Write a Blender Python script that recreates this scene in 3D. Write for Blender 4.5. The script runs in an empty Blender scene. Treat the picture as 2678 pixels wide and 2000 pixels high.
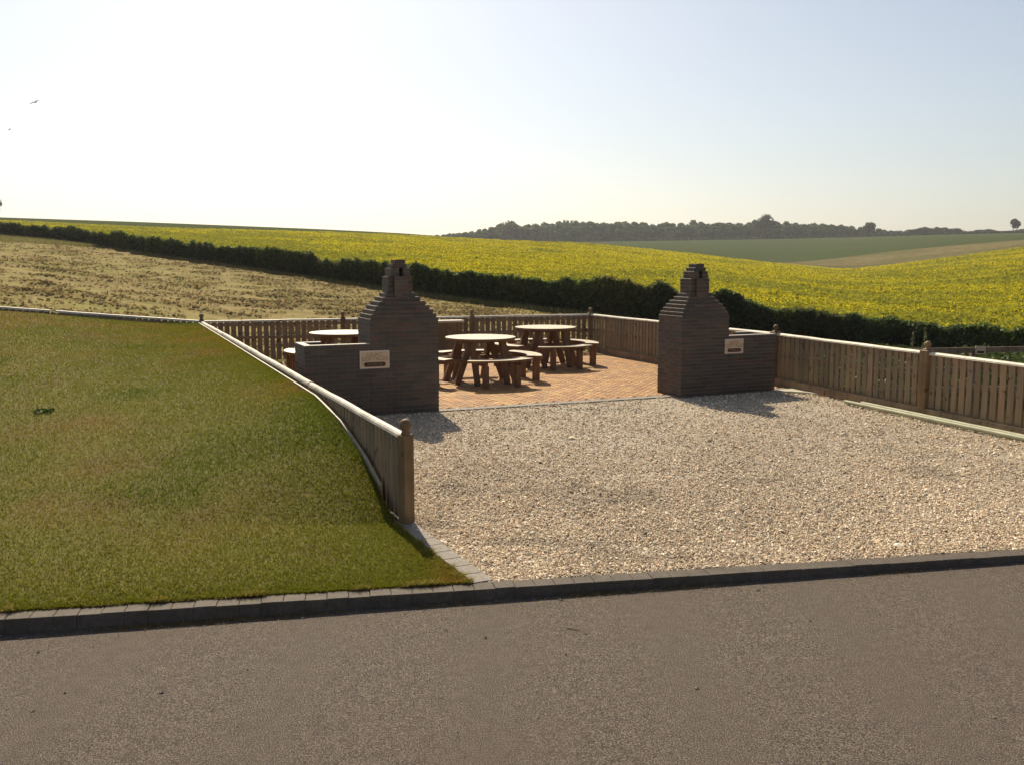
import bpy, bmesh, math, random
import numpy as np
from mathutils import Vector, Matrix

R = math.radians
rng = np.random.default_rng(7)
random.seed(7)
scene = bpy.context.scene
COL = scene.collection

# ------------------------------------------------------------------ camera, sky, sun, exposure
cam_d = bpy.data.cameras.new('camera')
cam = bpy.data.objects.new('camera', cam_d)
COL.objects.link(cam)
scene.camera = cam
cam.location = (0, 0, 2.0)
cam.rotation_euler = (R(90) - math.atan(256 / 2000), 0, 0)
cam_d.sensor_fit = 'HORIZONTAL'
cam_d.sensor_width = 36
cam_d.lens = 36 * 2000 / 2212
cam_d.clip_start = 0.05
cam_d.clip_end = 6000

SUN_EL, SUN_AZ = R(41.5), R(-16)          # azimuth measured from +Y towards +X
world = bpy.data.worlds.new('World')
scene.world = world
world.use_nodes = True
wn = world.node_tree
sky = wn.nodes.new('ShaderNodeTexSky')
sky.sky_type = 'NISHITA'
sky.sun_disc = False
sky.sun_elevation = SUN_EL
sky.sun_rotation = SUN_AZ
sky.air_density = 1.0
sky.dust_density = 1.4
sky.ozone_density = 0.7
bg = wn.nodes['Background']
bg.inputs['Strength'].default_value = 0.070
hsv = wn.nodes.new('ShaderNodeHueSaturation')          # thin high haze greys the blue
hsv.inputs['Saturation'].default_value = 0.72
hsv.inputs['Value'].default_value = 1.04
wn.links.new(sky.outputs['Color'], hsv.inputs['Color'])
wn.links.new(hsv.outputs['Color'], bg.inputs['Color'])

sun_d = bpy.data.lights.new('sun', 'SUN')
sun_d.energy = 4.9
sun_d.angle = R(0.5)
sun_d.color = (1.0, 0.86, 0.62)
sun = bpy.data.objects.new('sun', sun_d)
COL.objects.link(sun)
sd = Vector((math.sin(SUN_AZ) * math.cos(SUN_EL), math.cos(SUN_AZ) * math.cos(SUN_EL), math.sin(SUN_EL)))
sun.rotation_euler = sd.to_track_quat('Z', 'Y').to_euler()

scene.view_settings.view_transform = 'Standard'
scene.view_settings.look = 'None'
scene.view_settings.gamma = 1
scene.view_settings.exposure = 0.50

# ------------------------------------------------------------------ materials
def newmat(name):
    m = bpy.data.materials.new(name)
    m.use_nodes = True
    return m, m.node_tree, m.node_tree.nodes['Principled BSDF']

def ramp(nt, stops):
    r = nt.nodes.new('ShaderNodeValToRGB')
    el = r.color_ramp.elements
    while len(el) < len(stops):
        el.new(0.5)
    for e, (p, c) in zip(el, stops):
        e.position = p
        e.color = (*c, 1)
    return r

def noise(nt, vec, scale, detail=4, rough=0.6, sx=1, sy=1, sz=1):
    n = nt.nodes.new('ShaderNodeTexNoise')
    n.inputs['Scale'].default_value = scale
    n.inputs['Detail'].default_value = detail
    n.inputs['Roughness'].default_value = rough
    if (sx, sy, sz) != (1, 1, 1):
        mp = nt.nodes.new('ShaderNodeMapping')
        mp.inputs['Scale'].default_value = (sx, sy, sz)
        nt.links.new(vec, mp.inputs['Vector'])
        vec = mp.outputs['Vector']
    nt.links.new(vec, n.inputs['Vector'])
    return n.outputs['Fac']

def mix(nt, a, b, fac, mode='MIX'):
    m = nt.nodes.new('ShaderNodeMix')
    m.data_type = 'RGBA'
    m.blend_type = mode
    for s, v in ((m.inputs[0], fac), (m.inputs[6], a), (m.inputs[7], b)):
        if isinstance(v, (int, float)):
            s.default_value = v
        elif isinstance(v, tuple):
            s.default_value = (*v, 1)
        else:
            nt.links.new(v, s)
    return m.outputs[2]

def bump(nt, p, h, strength, dist):
    b = nt.nodes.new('ShaderNodeBump')
    b.inputs['Strength'].default_value = strength
    b.inputs['Distance'].default_value = dist
    nt.links.new(h, b.inputs['Height'])
    nt.links.new(b.outputs['Normal'], p.inputs['Normal'])

def mat_noise(name, stops, scale, rough=0.9, bs=0.5, bd=0.01, big=None, detail=5, spec=0.3, aniso=(1, 1, 1), bscale=None, mott=None):
    m, nt, p = newmat(name)
    co = nt.nodes.new('ShaderNodeTexCoord').outputs['Object']
    f = noise(nt, co, scale, detail, 0.65, *aniso)
    r = ramp(nt, stops)
    nt.links.new(f, r.inputs['Fac'])
    c = r.outputs['Color']
    if big:
        col, bsc, lo, hi = big
        g = noise(nt, co, bsc, 4, 0.6)
        rr = ramp(nt, [(lo, (0, 0, 0)), (hi, (1, 1, 1))])
        nt.links.new(g, rr.inputs['Fac'])
        c = mix(nt, c, col, rr.outputs['Color'])
    if mott:
        g2 = noise(nt, co, mott[0], 5, 0.7)
        r2 = ramp(nt, [(0.35, (mott[1],) * 3), (0.65, (mott[2],) * 3)])
        nt.links.new(g2, r2.inputs['Fac'])
        c = mix(nt, c, r2.outputs['Color'], 1.0, 'MULTIPLY')
    nt.links.new(c, p.inputs['Base Color'])
    p.inputs['Roughness'].default_value = rough
    p.inputs['Specular IOR Level'].default_value = spec
    h = f if bscale is None else noise(nt, co, bscale, 4, 0.7)
    bump(nt, p, h, bs, bd)
    return m

def mat_attr(name, rough=0.7, transl=0.0, spec=0.3, nscale=None, namt=0.4, bd=0.002):
    """albedo from the mesh's own 'Col' attribute (differences between bricks, stones, leaves; lit hedge tops too)"""
    m, nt, p = newmat(name)
    a = nt.nodes.new('ShaderNodeAttribute')
    a.attribute_name = 'Col'
    c = a.outputs['Color']
    if nscale:
        co = nt.nodes.new('ShaderNodeTexCoord').outputs['Object']
        f = noise(nt, co, nscale, 5, 0.7)
        r = ramp(nt, [(0.3, (1 - namt,) * 3), (0.7, (1 + namt * 0.4,) * 3)])
        nt.links.new(f, r.inputs['Fac'])
        c = mix(nt, c, r.outputs['Color'], 1.0, 'MULTIPLY')
        bump(nt, p, f, 0.6, bd)
    nt.links.new(c, p.inputs['Base Color'])
    p.inputs['Roughness'].default_value = rough
    p.inputs['Specular IOR Level'].default_value = spec
    if transl:
        t = nt.nodes.new('ShaderNodeBsdfTranslucent')
        nt.links.new(c, t.inputs['Color'])
        mx = nt.nodes.new('ShaderNodeMixShader')
        mx.inputs[0].default_value = transl
        nt.links.new(p.outputs[0], mx.inputs[1])
        nt.links.new(t.outputs[0], mx.inputs[2])
        nt.links.new(mx.outputs[0], nt.nodes['Material Output'].inputs['Surface'])
    return m

def mat_wood(name, c1, c2, rough=0.6, spec=0.3, axis='Z', scale=14, knots=True):
    """stretched grain along an object axis, with darker knots"""
    m, nt, p = newmat(name)
    co = nt.nodes.new('ShaderNodeTexCoord').outputs['Object']
    s = {'X': (0.08, 1, 1), 'Y': (1, 0.08, 1), 'Z': (1, 1, 0.08)}[axis]
    f = noise(nt, co, scale, 6, 0.7, *s)
    r = ramp(nt, [(0.3, c1), (0.7, c2)])
    nt.links.new(f, r.inputs['Fac'])
    c = r.outputs['Color']
    g = noise(nt, co, 3.1, 3, 0.6)
    rr = ramp(nt, [(0.35, (0.72, 0.72, 0.72)), (0.7, (1.12, 1.12, 1.12))])
    nt.links.new(g, rr.inputs['Fac'])
    c = mix(nt, c, rr.outputs['Color'], 1.0, 'MULTIPLY')
    if knots:
        k = noise(nt, co, 9, 1, 0.3)
        kr = ramp(nt, [(0.70, (1, 1, 1)), (0.76, (0.45, 0.4, 0.35))])
        nt.links.new(k, kr.inputs['Fac'])
        c = mix(nt, c, kr.outputs['Color'], 1.0, 'MULTIPLY')
    nt.links.new(c, p.inputs['Base Color'])
    p.inputs['Roughness'].default_value = rough
    p.inputs['Specular IOR Level'].default_value = spec
    bump(nt, p, f, 0.4, 0.003)
    return m

M = {}
M['road'] = mat_noise('tarmac', [(0.38, (0.024, 0.019, 0.016)), (0.5, (0.088, 0.072, 0.060)), (0.60, (0.29, 0.24, 0.20))], 165, 0.82, 0.9, 0.010,
                      big=((0.120, 0.092, 0.082), 0.5, 0.35, 1.4), spec=0.12, mott=(16, 0.88, 1.10))
M['kerb'] = mat_noise('kerb_concrete', [(0.3, (0.075, 0.061, 0.052)), (0.7, (0.130, 0.108, 0.092))], 40, 0.75, 0.4, 0.003, big=((0.085, 0.072, 0.058), 3, 0.4, 0.8), spec=0.15, mott=(9, 0.8, 1.15))
M['edging'] = mat_noise('edging_stone', [(0.3, (0.16, 0.14, 0.125)), (0.7, (0.26, 0.23, 0.20))], 30, 0.8, 0.4, 0.003)
M['mortar'] = mat_noise('mortar', [(0.3, (0.15, 0.13, 0.115)), (0.7, (0.22, 0.195, 0.175))], 60, 0.9, 0.3, 0.002)
M['jointsand'] = mat_noise('joint_sand', [(0.3, (0.14, 0.08, 0.05)), (0.7, (0.24, 0.16, 0.10))], 60, 0.9, 0.3, 0.002)
M['brick'] = mat_attr('dark_brick', 0.6, nscale=45, namt=0.35, spec=0.35)
M['paver'] = mat_attr('clay_paver', 0.75, nscale=40, namt=0.25)
M['gravel'] = mat_noise('gravel_bed', [(0.3, (0.16, 0.13, 0.10)), (0.5, (0.38, 0.33, 0.27)), (0.7, (0.62, 0.55, 0.46))], 55, 0.9, 1.0, 0.02, bscale=45)
M['stone'] = mat_attr('gravel_stone', 0.75, spec=0.4)
M['lawn'] = mat_noise('turf', [(0.3, (0.07, 0.072, 0.010)), (0.55, (0.13, 0.118, 0.015)), (0.75, (0.18, 0.148, 0.028))], 30, 0.95, 0.8, 0.03, big=((0.13, 0.080, 0.028), 0.9, 0.52, 0.7))
M['blade'] = mat_attr('grass_blade', 0.6, 0.45, spec=0.2)
M['hay'] = mat_noise('cut_meadow', [(0.3, (0.19, 0.150, 0.058)), (0.5, (0.235, 0.186, 0.076)), (0.72, (0.28, 0.22, 0.098))], 2.2, 0.95, 0.5, 0.04, big=((0.21, 0.19, 0.056), 0.14, 0.45, 0.7), bscale=3.5, spec=0.05)
M['haytuft'] = mat_attr('cut_hay', 0.85, 0.4, spec=0.2)
M['rape'] = mat_noise('crop_canopy', [(0.3, (0.26, 0.23, 0.018)), (0.5, (0.44, 0.37, 0.014)), (0.7, (0.58, 0.48, 0.014))], 2.4, 1.0, 0.8, 0.15, big=((0.20, 0.20, 0.03), 0.06, 0.48, 0.72), spec=0.0, aniso=(0.6, 1, 1))
M['flower'] = mat_attr('crop_flower', 0.7, 0.5, spec=0.2)
M['fgreen'] = mat_noise('green_crop', [(0.3, (0.038, 0.056, 0.022)), (0.7, (0.066, 0.086, 0.034))], 0.25, 1.0, 0.4, 0.3, big=((0.062, 0.074, 0.032), 0.012, 0.4, 0.7), spec=0.0)
M['fbrown'] = mat_noise('rough_pasture', [(0.3, (0.06, 0.065, 0.028)), (0.5, (0.15, 0.125, 0.065)), (0.7, (0.26, 0.20, 0.12))], 0.35, 1.0, 1.0, 0.5, big=((0.10, 0.10, 0.045), 0.03, 0.45, 0.65), spec=0.0)
M['rough'] = mat_noise('shade_dark_grass', [(0.3, (0.018, 0.014, 0.007)), (0.7, (0.045, 0.034, 0.016))], 3, 1.0, 1.0, 0.1, spec=0.0)  # darkened to stand in for shade seen between the fence boards
M['leaf'] = mat_attr('hedge_leaf', 0.6, 0.40, spec=0.2)
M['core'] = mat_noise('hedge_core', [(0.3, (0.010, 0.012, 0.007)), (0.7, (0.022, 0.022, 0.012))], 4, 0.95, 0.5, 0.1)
M['bark'] = mat_noise('bark', [(0.3, (0.05, 0.04, 0.03)), (0.7, (0.11, 0.09, 0.07))], 8, 0.9, 0.6, 0.03)
M['wood_r'] = mat_wood('fence_timber', (0.17, 0.115, 0.072), (0.34, 0.245, 0.155), 0.7)
M['wood_g'] = mat_wood('pale_rail_timber', (0.50, 0.44, 0.35), (0.72, 0.65, 0.53), 0.55, spec=0.35, scale=20)
M['wood_e'] = mat_wood('edging_board_timber', (0.34, 0.29, 0.20), (0.50, 0.44, 0.32), 0.6, scale=20)
M['wood_p'] = mat_wood('post_timber', (0.14, 0.085, 0.042), (0.27, 0.18, 0.095), 0.65)
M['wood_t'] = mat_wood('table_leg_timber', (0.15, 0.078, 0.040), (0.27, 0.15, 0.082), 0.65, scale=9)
M['wood_top'] = mat_wood('lit_top_timber', (0.45, 0.37, 0.26), (0.61, 0.52, 0.38), 0.45, spec=0.4, axis='X', scale=18)  # pale colour carries the sun glare on tops and seats
M['wood_pole'] = mat_wood('treated_pole_timber', (0.30, 0.31, 0.20), (0.50, 0.49, 0.34), 0.6, scale=15)
M['sign'] = mat_noise('sign_cream', [(0.3, (0.56, 0.41, 0.27)), (0.7, (0.66, 0.49, 0.33))], 12, 0.6, 0.1, 0.001)
M['signrim'] = mat_noise('sign_rim', [(0.3, (0.64, 0.53, 0.43)), (0.7, (0.72, 0.60, 0.50))], 12, 0.6, 0.1, 0.001)
M['ink'] = mat_noise('sign_ink', [(0.3, (0.24, 0.16, 0.09)), (0.7, (0.28, 0.19, 0.11))], 12, 0.6, 0.1, 0.001)
M['pill'] = mat_noise('sign_brown', [(0.3, (0.055, 0.025, 0.014)), (0.7, (0.075, 0.034, 0.02))], 12, 0.6, 0.1, 0.001)
M['steel'] = mat_noise('grill_steel', [(0.3, (0.12, 0.12, 0.11)), (0.7, (0.28, 0.27, 0.25))], 20, 0.4, 0.2, 0.002)
M['steel'].node_tree.nodes['Principled BSDF'].inputs['Metallic'].default_value = 0.8
M['glare_rim'] = mat_noise('glare_rim_pale', [(0.3, (0.30, 0.27, 0.24)), (0.7, (0.48, 0.44, 0.39))], 18, 0.6, 0.3, 0.003)  # pale colour imitates sun glare on the wall tops
M['pebble'] = mat_noise('pebble', [(0.3, (0.10, 0.08, 0.06)), (0.7, (0.42, 0.35, 0.27))], 25, 0.8, 0.3, 0.002)
M['bird'] = mat_noise('bird_feather', [(0.3, (0.5, 0.5, 0.5)), (0.7, (0.7, 0.7, 0.7))], 6, 0.8, 0.1, 0.002)

# ------------------------------------------------------------------ mesh helpers
def tag(o, label=None, cat=None, group=None, kind=None):
    for k, v in (('label', label), ('category', cat), ('group', group), ('kind', kind)):
        if v:
            o[k] = v
    return o

def empty(name, loc=(0, 0, 0), rz=0.0, **kw):
    o = bpy.data.objects.new(name, None)
    o.empty_display_size = 0.2
    o.location = loc
    o.rotation_euler = (0, 0, rz)
    COL.objects.link(o)
    return tag(o, **kw)

def link(name, me, mat, parent=None, **kw):
    if mat is not None:
        for m in (mat if isinstance(mat, (list, tuple)) else [mat]):
            me.materials.append(m)
    o = bpy.data.objects.new(name, me)
    COL.objects.link(o)
    if parent is not None:
        o.parent = parent
    return tag(o, **kw)

def np_mesh(name, V, F, mat, cols=None, parent=None, smooth=False, **kw):
    """V (n,3), F (m,k) uniform polygons, cols (m,3) per face albedo"""
    V = np.asarray(V, np.float32)
    F = np.asarray(F, np.int32)
    me = bpy.data.meshes.new(name)
    k = F.shape[1]
    me.vertices.add(len(V))
    me.vertices.foreach_set('co', V.ravel())
    me.loops.add(F.size)
    me.loops.foreach_set('vertex_index', F.ravel())
    me.polygons.add(len(F))
    me.polygons.foreach_set('loop_start', np.arange(0, F.size, k, dtype=np.int32))
    me.polygons.foreach_set('use_smooth', np.full(len(F), smooth))
    me.update(calc_edges=True)
    if cols is not None:
        a = me.attributes.new('Col', 'FLOAT_COLOR', 'CORNER')
        c = np.ones((F.size, 4), np.float32)
        c[:, :3] = np.repeat(np.asarray(cols, np.float32), k, axis=0)
        a.data.foreach_set('color', c.ravel())
    return link(name, me, mat, parent, **kw)

class MB:
    def __init__(s):
        s.v, s.f, s.c = [], [], []
    def poly(s, pts, faces, col=None):
        b = len(s.v)
        s.v += [tuple(p) for p in pts]
        for f in faces:
            s.f.append([b + i for i in f])
            s.c.append(col or (0.5, 0.5, 0.5))
    def box(s, x0, x1, y0, y1, z0, z1, col=None, ch=0.0, Mx=None):
        if ch:
            p = []
            for z, c in ((z0, ch), (z0 + ch, 0), (z1 - ch, 0), (z1, ch)):
                p += [(x0 + c, y0 + c, z), (x1 - c, y0 + c, z), (x1 - c, y1 - c, z), (x0 + c, y1 - c, z)]
            f = [[3, 2, 1, 0], [12, 13, 14, 15]]
            for r in range(3):
                for i in range(4):
                    a, b2 = r * 4 + i, r * 4 + (i + 1) % 4
                    f.append([a, b2, b2 + 4, a + 4])
        else:
            p = [(x0, y0, z0), (x1, y0, z0), (x1, y1, z0), (x0, y1, z0), (x0, y0, z1), (x1, y0, z1), (x1, y1, z1), (x0, y1, z1)]
            f = [[3, 2, 1, 0], [4, 5, 6, 7], [0, 1, 5, 4], [1, 2, 6, 5], [2, 3, 7, 6], [3, 0, 4, 7]]
        if Mx is not None:
            p = [Mx @ Vector(q) for q in p]
        s.poly(p, f, col)
    def lathe(s, prof, n=14, c=(0, 0), Mx=None, col=None):
        p = []
        for r, z in prof:
            for i in range(n):
                a = 2 * math.pi * i / n
                p.append((c[0] + r * math.cos(a), c[1] + r * math.sin(a), z))
        f = []
        for j in range(len(prof) - 1):
            for i in range(n):
                a, b2 = j * n + i, j * n + (i + 1) % n
                f.append([a, b2, b2 + n, a + n])
        f.append(list(range(n))[::-1])
        f.append([(len(prof) - 1) * n + i for i in range(n)])
        if Mx is not None:
            p = [Mx @ Vector(q) for q in p]
        s.poly(p, f, col)
    def beam(s, a, b, w, h, up=(0, 0, 1), col=None, ch=0.0):
        """rectangular bar from a to b: w across, h along 'up'"""
        a, b = Vector(a), Vector(b)
        d = b - a
        L = d.length
        z = d.normalized()
        u = Vector(up)
        x = u.cross(z)
        if x.length < 1e-4:
            x = Vector((1, 0, 0))
        x.normalize()
        y = z.cross(x)
        Mx = Matrix(((x.x, y.x, z.x, a.x), (x.y, y.y, z.y, a.y), (x.z, y.z, z.z, a.z), (0, 0, 0, 1)))
        s.box(-w / 2, w / 2, -h / 2, h / 2, 0, L, col, ch, Mx)
    def tube(s, a, b, r, n=10, r2=None, col=None):
        a, b = Vector(a), Vector(b)
        d = b - a
        q = d.to_track_quat('Z', 'Y').to_matrix().to_4x4()
        Mx = Matrix.Translation(a) @ q
        s.lathe([(r, 0), (r2 or r, d.length)], n, Mx=Mx, col=col)
    def build(s, name, mat, parent=None, loc=None, smooth=False, **kw):
        me = bpy.data.meshes.new(name)
        me.from_pydata(s.v, [], s.f)
        a = me.attributes.new('Col', 'FLOAT_COLOR', 'CORNER')
        i = 0
        for f, c in zip(s.f, s.c):
            for _ in f:
                a.data[i].color = (*c, 1)
                i += 1
        if smooth:
            me.polygons.foreach_set('use_smooth', [True] * len(me.polygons))
        me.update()
        o = link(name, me, mat, parent, **kw)
        if loc is not None:
            o.location = loc
        return o

def quads(P, X, Y, cols):
    """quads centred on P with half-axes X and Y"""
    n = len(P)
    V = np.stack([P - X - Y, P + X - Y, P + X + Y, P - X + Y], 1).reshape(-1, 3)
    F = np.arange(n * 4, dtype=np.int32).reshape(-1, 4)
    return V, F, cols

def rdir(n, flat=1.0):
    v = rng.normal(size=(n, 3))
    v[:, 2] *= flat
    return v / np.linalg.norm(v, axis=1)[:, None]

def leaves(P, size, cols, flat=1.0):
    n = len(P)
    A = rdir(n, flat)
    B = np.cross(A, rdir(n))
    B /= np.linalg.norm(B, axis=1)[:, None] + 1e-9
    s = np.asarray(size).reshape(-1, 1) * 0.5
    return quads(P, A * s, B * s * 0.7, cols)

def vnoise(x, y, seed=0):
    """smooth value noise, about -1..1"""
    out = np.zeros_like(np.asarray(x, float))
    r = np.random.default_rng(seed)
    T = r.uniform(-1, 1, (64, 64))
    xi, yi = np.floor(x).astype(int), np.floor(y).astype(int)
    fx, fy = x - xi, y - yi
    fx, fy = fx * fx * (3 - 2 * fx), fy * fy * (3 - 2 * fy)
    g = lambda a, b: T[a % 64, b % 64]
    return (g(xi, yi) * (1 - fx) + g(xi + 1, yi) * fx) * (1 - fy) + (g(xi, yi + 1) * (1 - fx) + g(xi + 1, yi + 1) * fx) * fy

def inpoly(x, y, poly):
    c = np.zeros(np.shape(x), bool)
    n = len(poly)
    for i in range(n):
        x0, y0 = poly[i]
        x1, y1 = poly[(i + 1) % n]
        if y0 == y1:
            continue
        h = ((y0 > y) != (y1 > y)) & (x < (x1 - x0) * (y - y0) / (y1 - y0) + x0)
        c ^= h
    return c

def slab(name, poly, z0, z1, mat, **kw):
    n = len(poly)
    m = MB()
    m.poly([(x, y, z0) for x, y in poly] + [(x, y, z1) for x, y in poly],
           [list(range(n))[::-1], list(range(n, 2 * n))] + [[i, (i + 1) % n, n + (i + 1) % n, n + i] for i in range(n)])
    return m.build(name, mat, **kw)

# ------------------------------------------------------------------ the plan of the place (metres, z = 0 at the gravel)
KS = 0.183                                   # slope of the kerb line
def kerb_y(x):
    return 5.70 + KS * x
BUR = (-0.82, 7.02)                          # end post of the left fence
LC = (-6.25, 18.65)                          # corner post at the back left
BC = (1.80, 21.27)                           # corner post at the back right
RP = (4.38, 15.35)                           # post beside the right barbecue
RQ = (5.43, 12.05)                           # next post of the right fence
RE = (6.65, 8.10)                            # last post, outside the frame
BA = math.atan2(0.41, 0.914)                 # direction of the barbecue walls
ANG = math.atan2(14.0 - 12.57, 2.5 + 1.0)    # direction of the patio edge

# terrain: azimuth x/y, hedge distance, height at hedge foot, height of the crop behind it, heights at 220, 300, 350, 700 m
TAB = np.array([
(-0.8951, 125, 6.895, 7.971, 14.357, 19.868, 14.0, 25.999), (-0.6969, 112, 5.84, 7.139, 13.503, 18.413, 13.146, 24.292),
(-0.5482, 102, 4.9, 6.385, 12.113, 16.666, 12.292, 22.584), (-0.4738, 92, 3.941, 5.505, 11.15, 15.937, 11.95, 22.584),
(-0.3995, 76, 2.635, 4.414, 10.508, 15.208, 11.608, 22.584), (-0.3004, 64, 1.622, 3.105, 10.186, 14.04, 10.924, 22.584),
(-0.2012, 58, 0.798, 2.266, 9.543, 12.87, 10.24, 20.874), (-0.112, 52, 0.201, 1.707, 8.684, 11.554, 9.555, 19.848),
(-0.0228, 48, -0.233, 1.233, 7.717, 9.356, 8.527, 18.479), (0.0714, 45, -0.587, 0.882, 6.856, 7.154, 6.298, 18.137),
(0.1457, 42, -0.855, 0.603, 5.241, 5.684, 5.783, 18.822), (0.2201, 40, -1.06, 0.394, 3.622, 3.475, 3.721, 19.848),
(0.2944, 38, -1.403, 0.03, 2.0, 2.0, 2.0, 21.216), (0.3588, 36.5, -1.674, -0.225, 0.592, 2.4, 4.408, 22.242),
(0.4183, 35.5, -1.842, -0.393, 2.0, 4.6, 6.984, 23.267), (0.4679, 34.5, -1.961, -0.532, 3.514, 6.3, 8.527, 24.292),
(0.5482, 33, -2.006, -0.605, 6.103, 8.7, 10.924, 25.317), (0.7405, 31, -2.031, -0.706, 9.543, 12.578, 14.682, 28.729),
(0.9387, 30, -2.054, -0.787, 10.615, 14.04, 16.387, 31.455)])
NS = 260
SS = np.linspace(-0.89, 0.93, NS)
def col_smooth(c):
    v = np.interp(SS, TAB[:, 0], c)
    k = np.exp(-np.linspace(-2, 2, 13) ** 2)
    k /= k.sum()
    return np.convolve(np.pad(v, 6, mode='edge'), k, 'valid')
CD, CHB, CCR, C220, C300, C350, C700 = [col_smooth(TAB[:, i]) for i in range(1, 8)]
EDGE_S = [-0.9, -0.55, -0.40, -0.335, -0.30, 0.0, 0.09, 0.2, 0.95]
EDGE_D = np.interp(SS, EDGE_S, [17.0, 18.0, 18.6, 19.3, 20.2, 21.5, 22.4, 21.0, 16.0])
EDGE_Z = np.interp(SS, EDGE_S, [0.95, 0.8, 0.45, 0.15, -0.15, -0.18, -0.2, -0.4, -0.5])
MID_Z = np.interp(SS, [-0.9, -0.55, -0.34, -0.2, 0, 0.2, 0.5, 0.95], [1.5, 1.25, 0.45, 0.15, -0.1, -0.5, -0.9, -1.0])

def terr(s, d):
    """ground height at azimuth s = x / y and distance d = y"""
    s = np.asarray(s, float)
    d = np.asarray(d, float)
    g = lambda a: np.interp(s, SS, a)
    hd = g(CD)
    ks = [(g(EDGE_D) * 0 + 2, s * 0 - 0.5), (g(EDGE_D) - 0.6, s * 0 - 0.5), (g(EDGE_D), g(EDGE_Z)), (g(EDGE_D) + 10, g(MID_Z)), (hd, g(CHB)),
          (hd + 2.2, g(CCR) - 0.35), (s * 0 + 220, g(C220) - 0.3), (s * 0 + 300, g(C300)), (s * 0 + 350, g(C350)), (s * 0 + 700, g(C700)), (s * 0 + 1500, g(C700) + 2)]
    z = s * 0 + ks[-1][1]
    for (d0, z0), (d1, z1) in zip(ks[:-1], ks[1:]):
        t = np.clip((d - d0) / (d1 - d0), 0, 1)
        z = np.where((d >= d0) & (d < d1), z0 + (z1 - z0) * t, z)
    z = np.where(d < 2, -0.5, z)
    return z

def fan(name, rows, mat, srange=(-0.89, 0.93), ns=NS, bumpf=None, **kw):
    """terrain sheet; rows = list of functions s -> distance"""
    s = np.linspace(srange[0], srange[1], ns)
    V = []
    for r in rows:
        d = r(s)
        z = terr(s, d)
        if bumpf is not None:
            z = z + bumpf(s * d, d)
        V.append(np.stack([s * d, d, z], 1))
    nr = len(rows)
    V = np.concatenate(V)
    i = np.arange(nr - 1)[:, None] * ns + np.arange(ns - 1)[None, :]
    F = np.stack([i, i + 1, i + 1 + ns, i + ns], -1).reshape(-1, 4)
    return np_mesh(name, V, F, mat, smooth=True, **kw)

G = lambda a: (lambda s: np.interp(s, SS, a))
hedge_d = G(CD)
def between(f0, f1, n, power=1.0):
    return [(lambda s, t=t: f0(s) * (1 - t) + f1(s) * t) for t in np.linspace(0, 1, n) ** power]
K = lambda v: (lambda s: s * 0 + v)

# ------------------------------------------------------------------ the ground, fields
m = MB()
m.poly([(-300, -300, -0.62), (300, -300, -0.62), (300, 8, -0.62), (-300, 8, -0.62)], [[0, 1, 2, 3]])
m.build('ground', M['rough'], kind='structure')

def hay_rows_at(x, y):
    """0..1 crest strength of the raked rows, broken into lumps"""
    rc = (y + 0.32 * x) / 1.9 + 0.22 * vnoise(x * 0.07, y * 0.07, 51) + 0.03 * vnoise(x * 0.5, y * 0.5, 53)
    ph_ = rc - np.round(rc)
    lump = np.clip(0.72 + 0.3 * vnoise(x * 0.22, y * 0.6, 52) + 0.50 * vnoise(x * 0.7, y * 1.2, 54), 0, 1.2)
    return np.exp(-(ph_ / 0.17) ** 2) * lump
def hay_bump(x, y):
    return 0.02 * vnoise(x * 0.9, y * 0.9, 3) + 0.012 * vnoise(x * 2.3, y * 2.3, 4) + 0.14 * hay_rows_at(x, y)
edge = G(EDGE_D)
e1 = lambda s: edge(s) - 0.6
hay_rows = [K(2.0), K(9.0), e1] + between(edge, lambda s: edge(s) + 10, 60) + between(lambda s: edge(s) + 10, lambda s: hedge_d(s), 260)[1:] + [lambda s: hedge_d(s) + 0.8]
fan('hay_field', hay_rows, M['hay'], srange=(-0.89, 0.10), ns=520, bumpf=lambda x, y: np.where(y > 19, hay_bump(x, y), 0), kind='structure')
fan('verge', hay_rows, M['rough'], srange=(0.10, 0.93), ns=200, bumpf=lambda x, y: np.where(y > 19, hay_bump(x, y), 0), kind='structure')  # dark ground colour paints in the shade of the fence gaps
def rape_bump(x, y):
    return 0.12 * vnoise(x * 0.5, y * 0.35, 5) + 0.08 * vnoise(x * 1.3, y * 1.0, 6) + 0.25 * vnoise(x * 0.05, y * 0.05, 7) * np.clip((y - 60) / 100, 0, 1)
fan('rapeseed_field', between(lambda s: hedge_d(s) + 0.8, K(220.0), 150, 1.4), M['rape'], ns=520, bumpf=rape_bump, kind='structure')
fan('dark_crop_field', between(K(220.0), K(350.0), 14), M['fgreen'], srange=(-0.89, 0.13), ns=160, kind='structure')
fan('rough_pasture_field', between(K(220.0), K(350.0), 14), M['fbrown'], srange=(0.13, 0.93), ns=160, kind='structure')
fan('green_field', between(K(350.0), K(700.0), 20), M['fgreen'], kind='structure')
fan('far_land', between(K(700.0), K(1500.0), 4), M['fgreen'], kind='structure')

# ------------------------------------------------------------------ road, kerb, gravel, patio, lawn
def road_z(x):
    return -0.090 + 0.006 * (x + 3)
m = MB()
m.poly([(-40, kerb_y(-40) - 0.11, road_z(-3)), (-3, kerb_y(-3) - 0.11, road_z(-3)), (5, kerb_y(5) - 0.11, road_z(5)), (40, kerb_y(40) - 0.11, road_z(5)),
        (40, -30, road_z(5)), (5, -30, road_z(5)), (-3, -30, road_z(-3)), (-40, -30, road_z(-3))], [[0, 7, 6, 1], [1, 6, 5, 2], [2, 5, 4, 3]])
m.build('road', M['road'], kind='structure')

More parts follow.
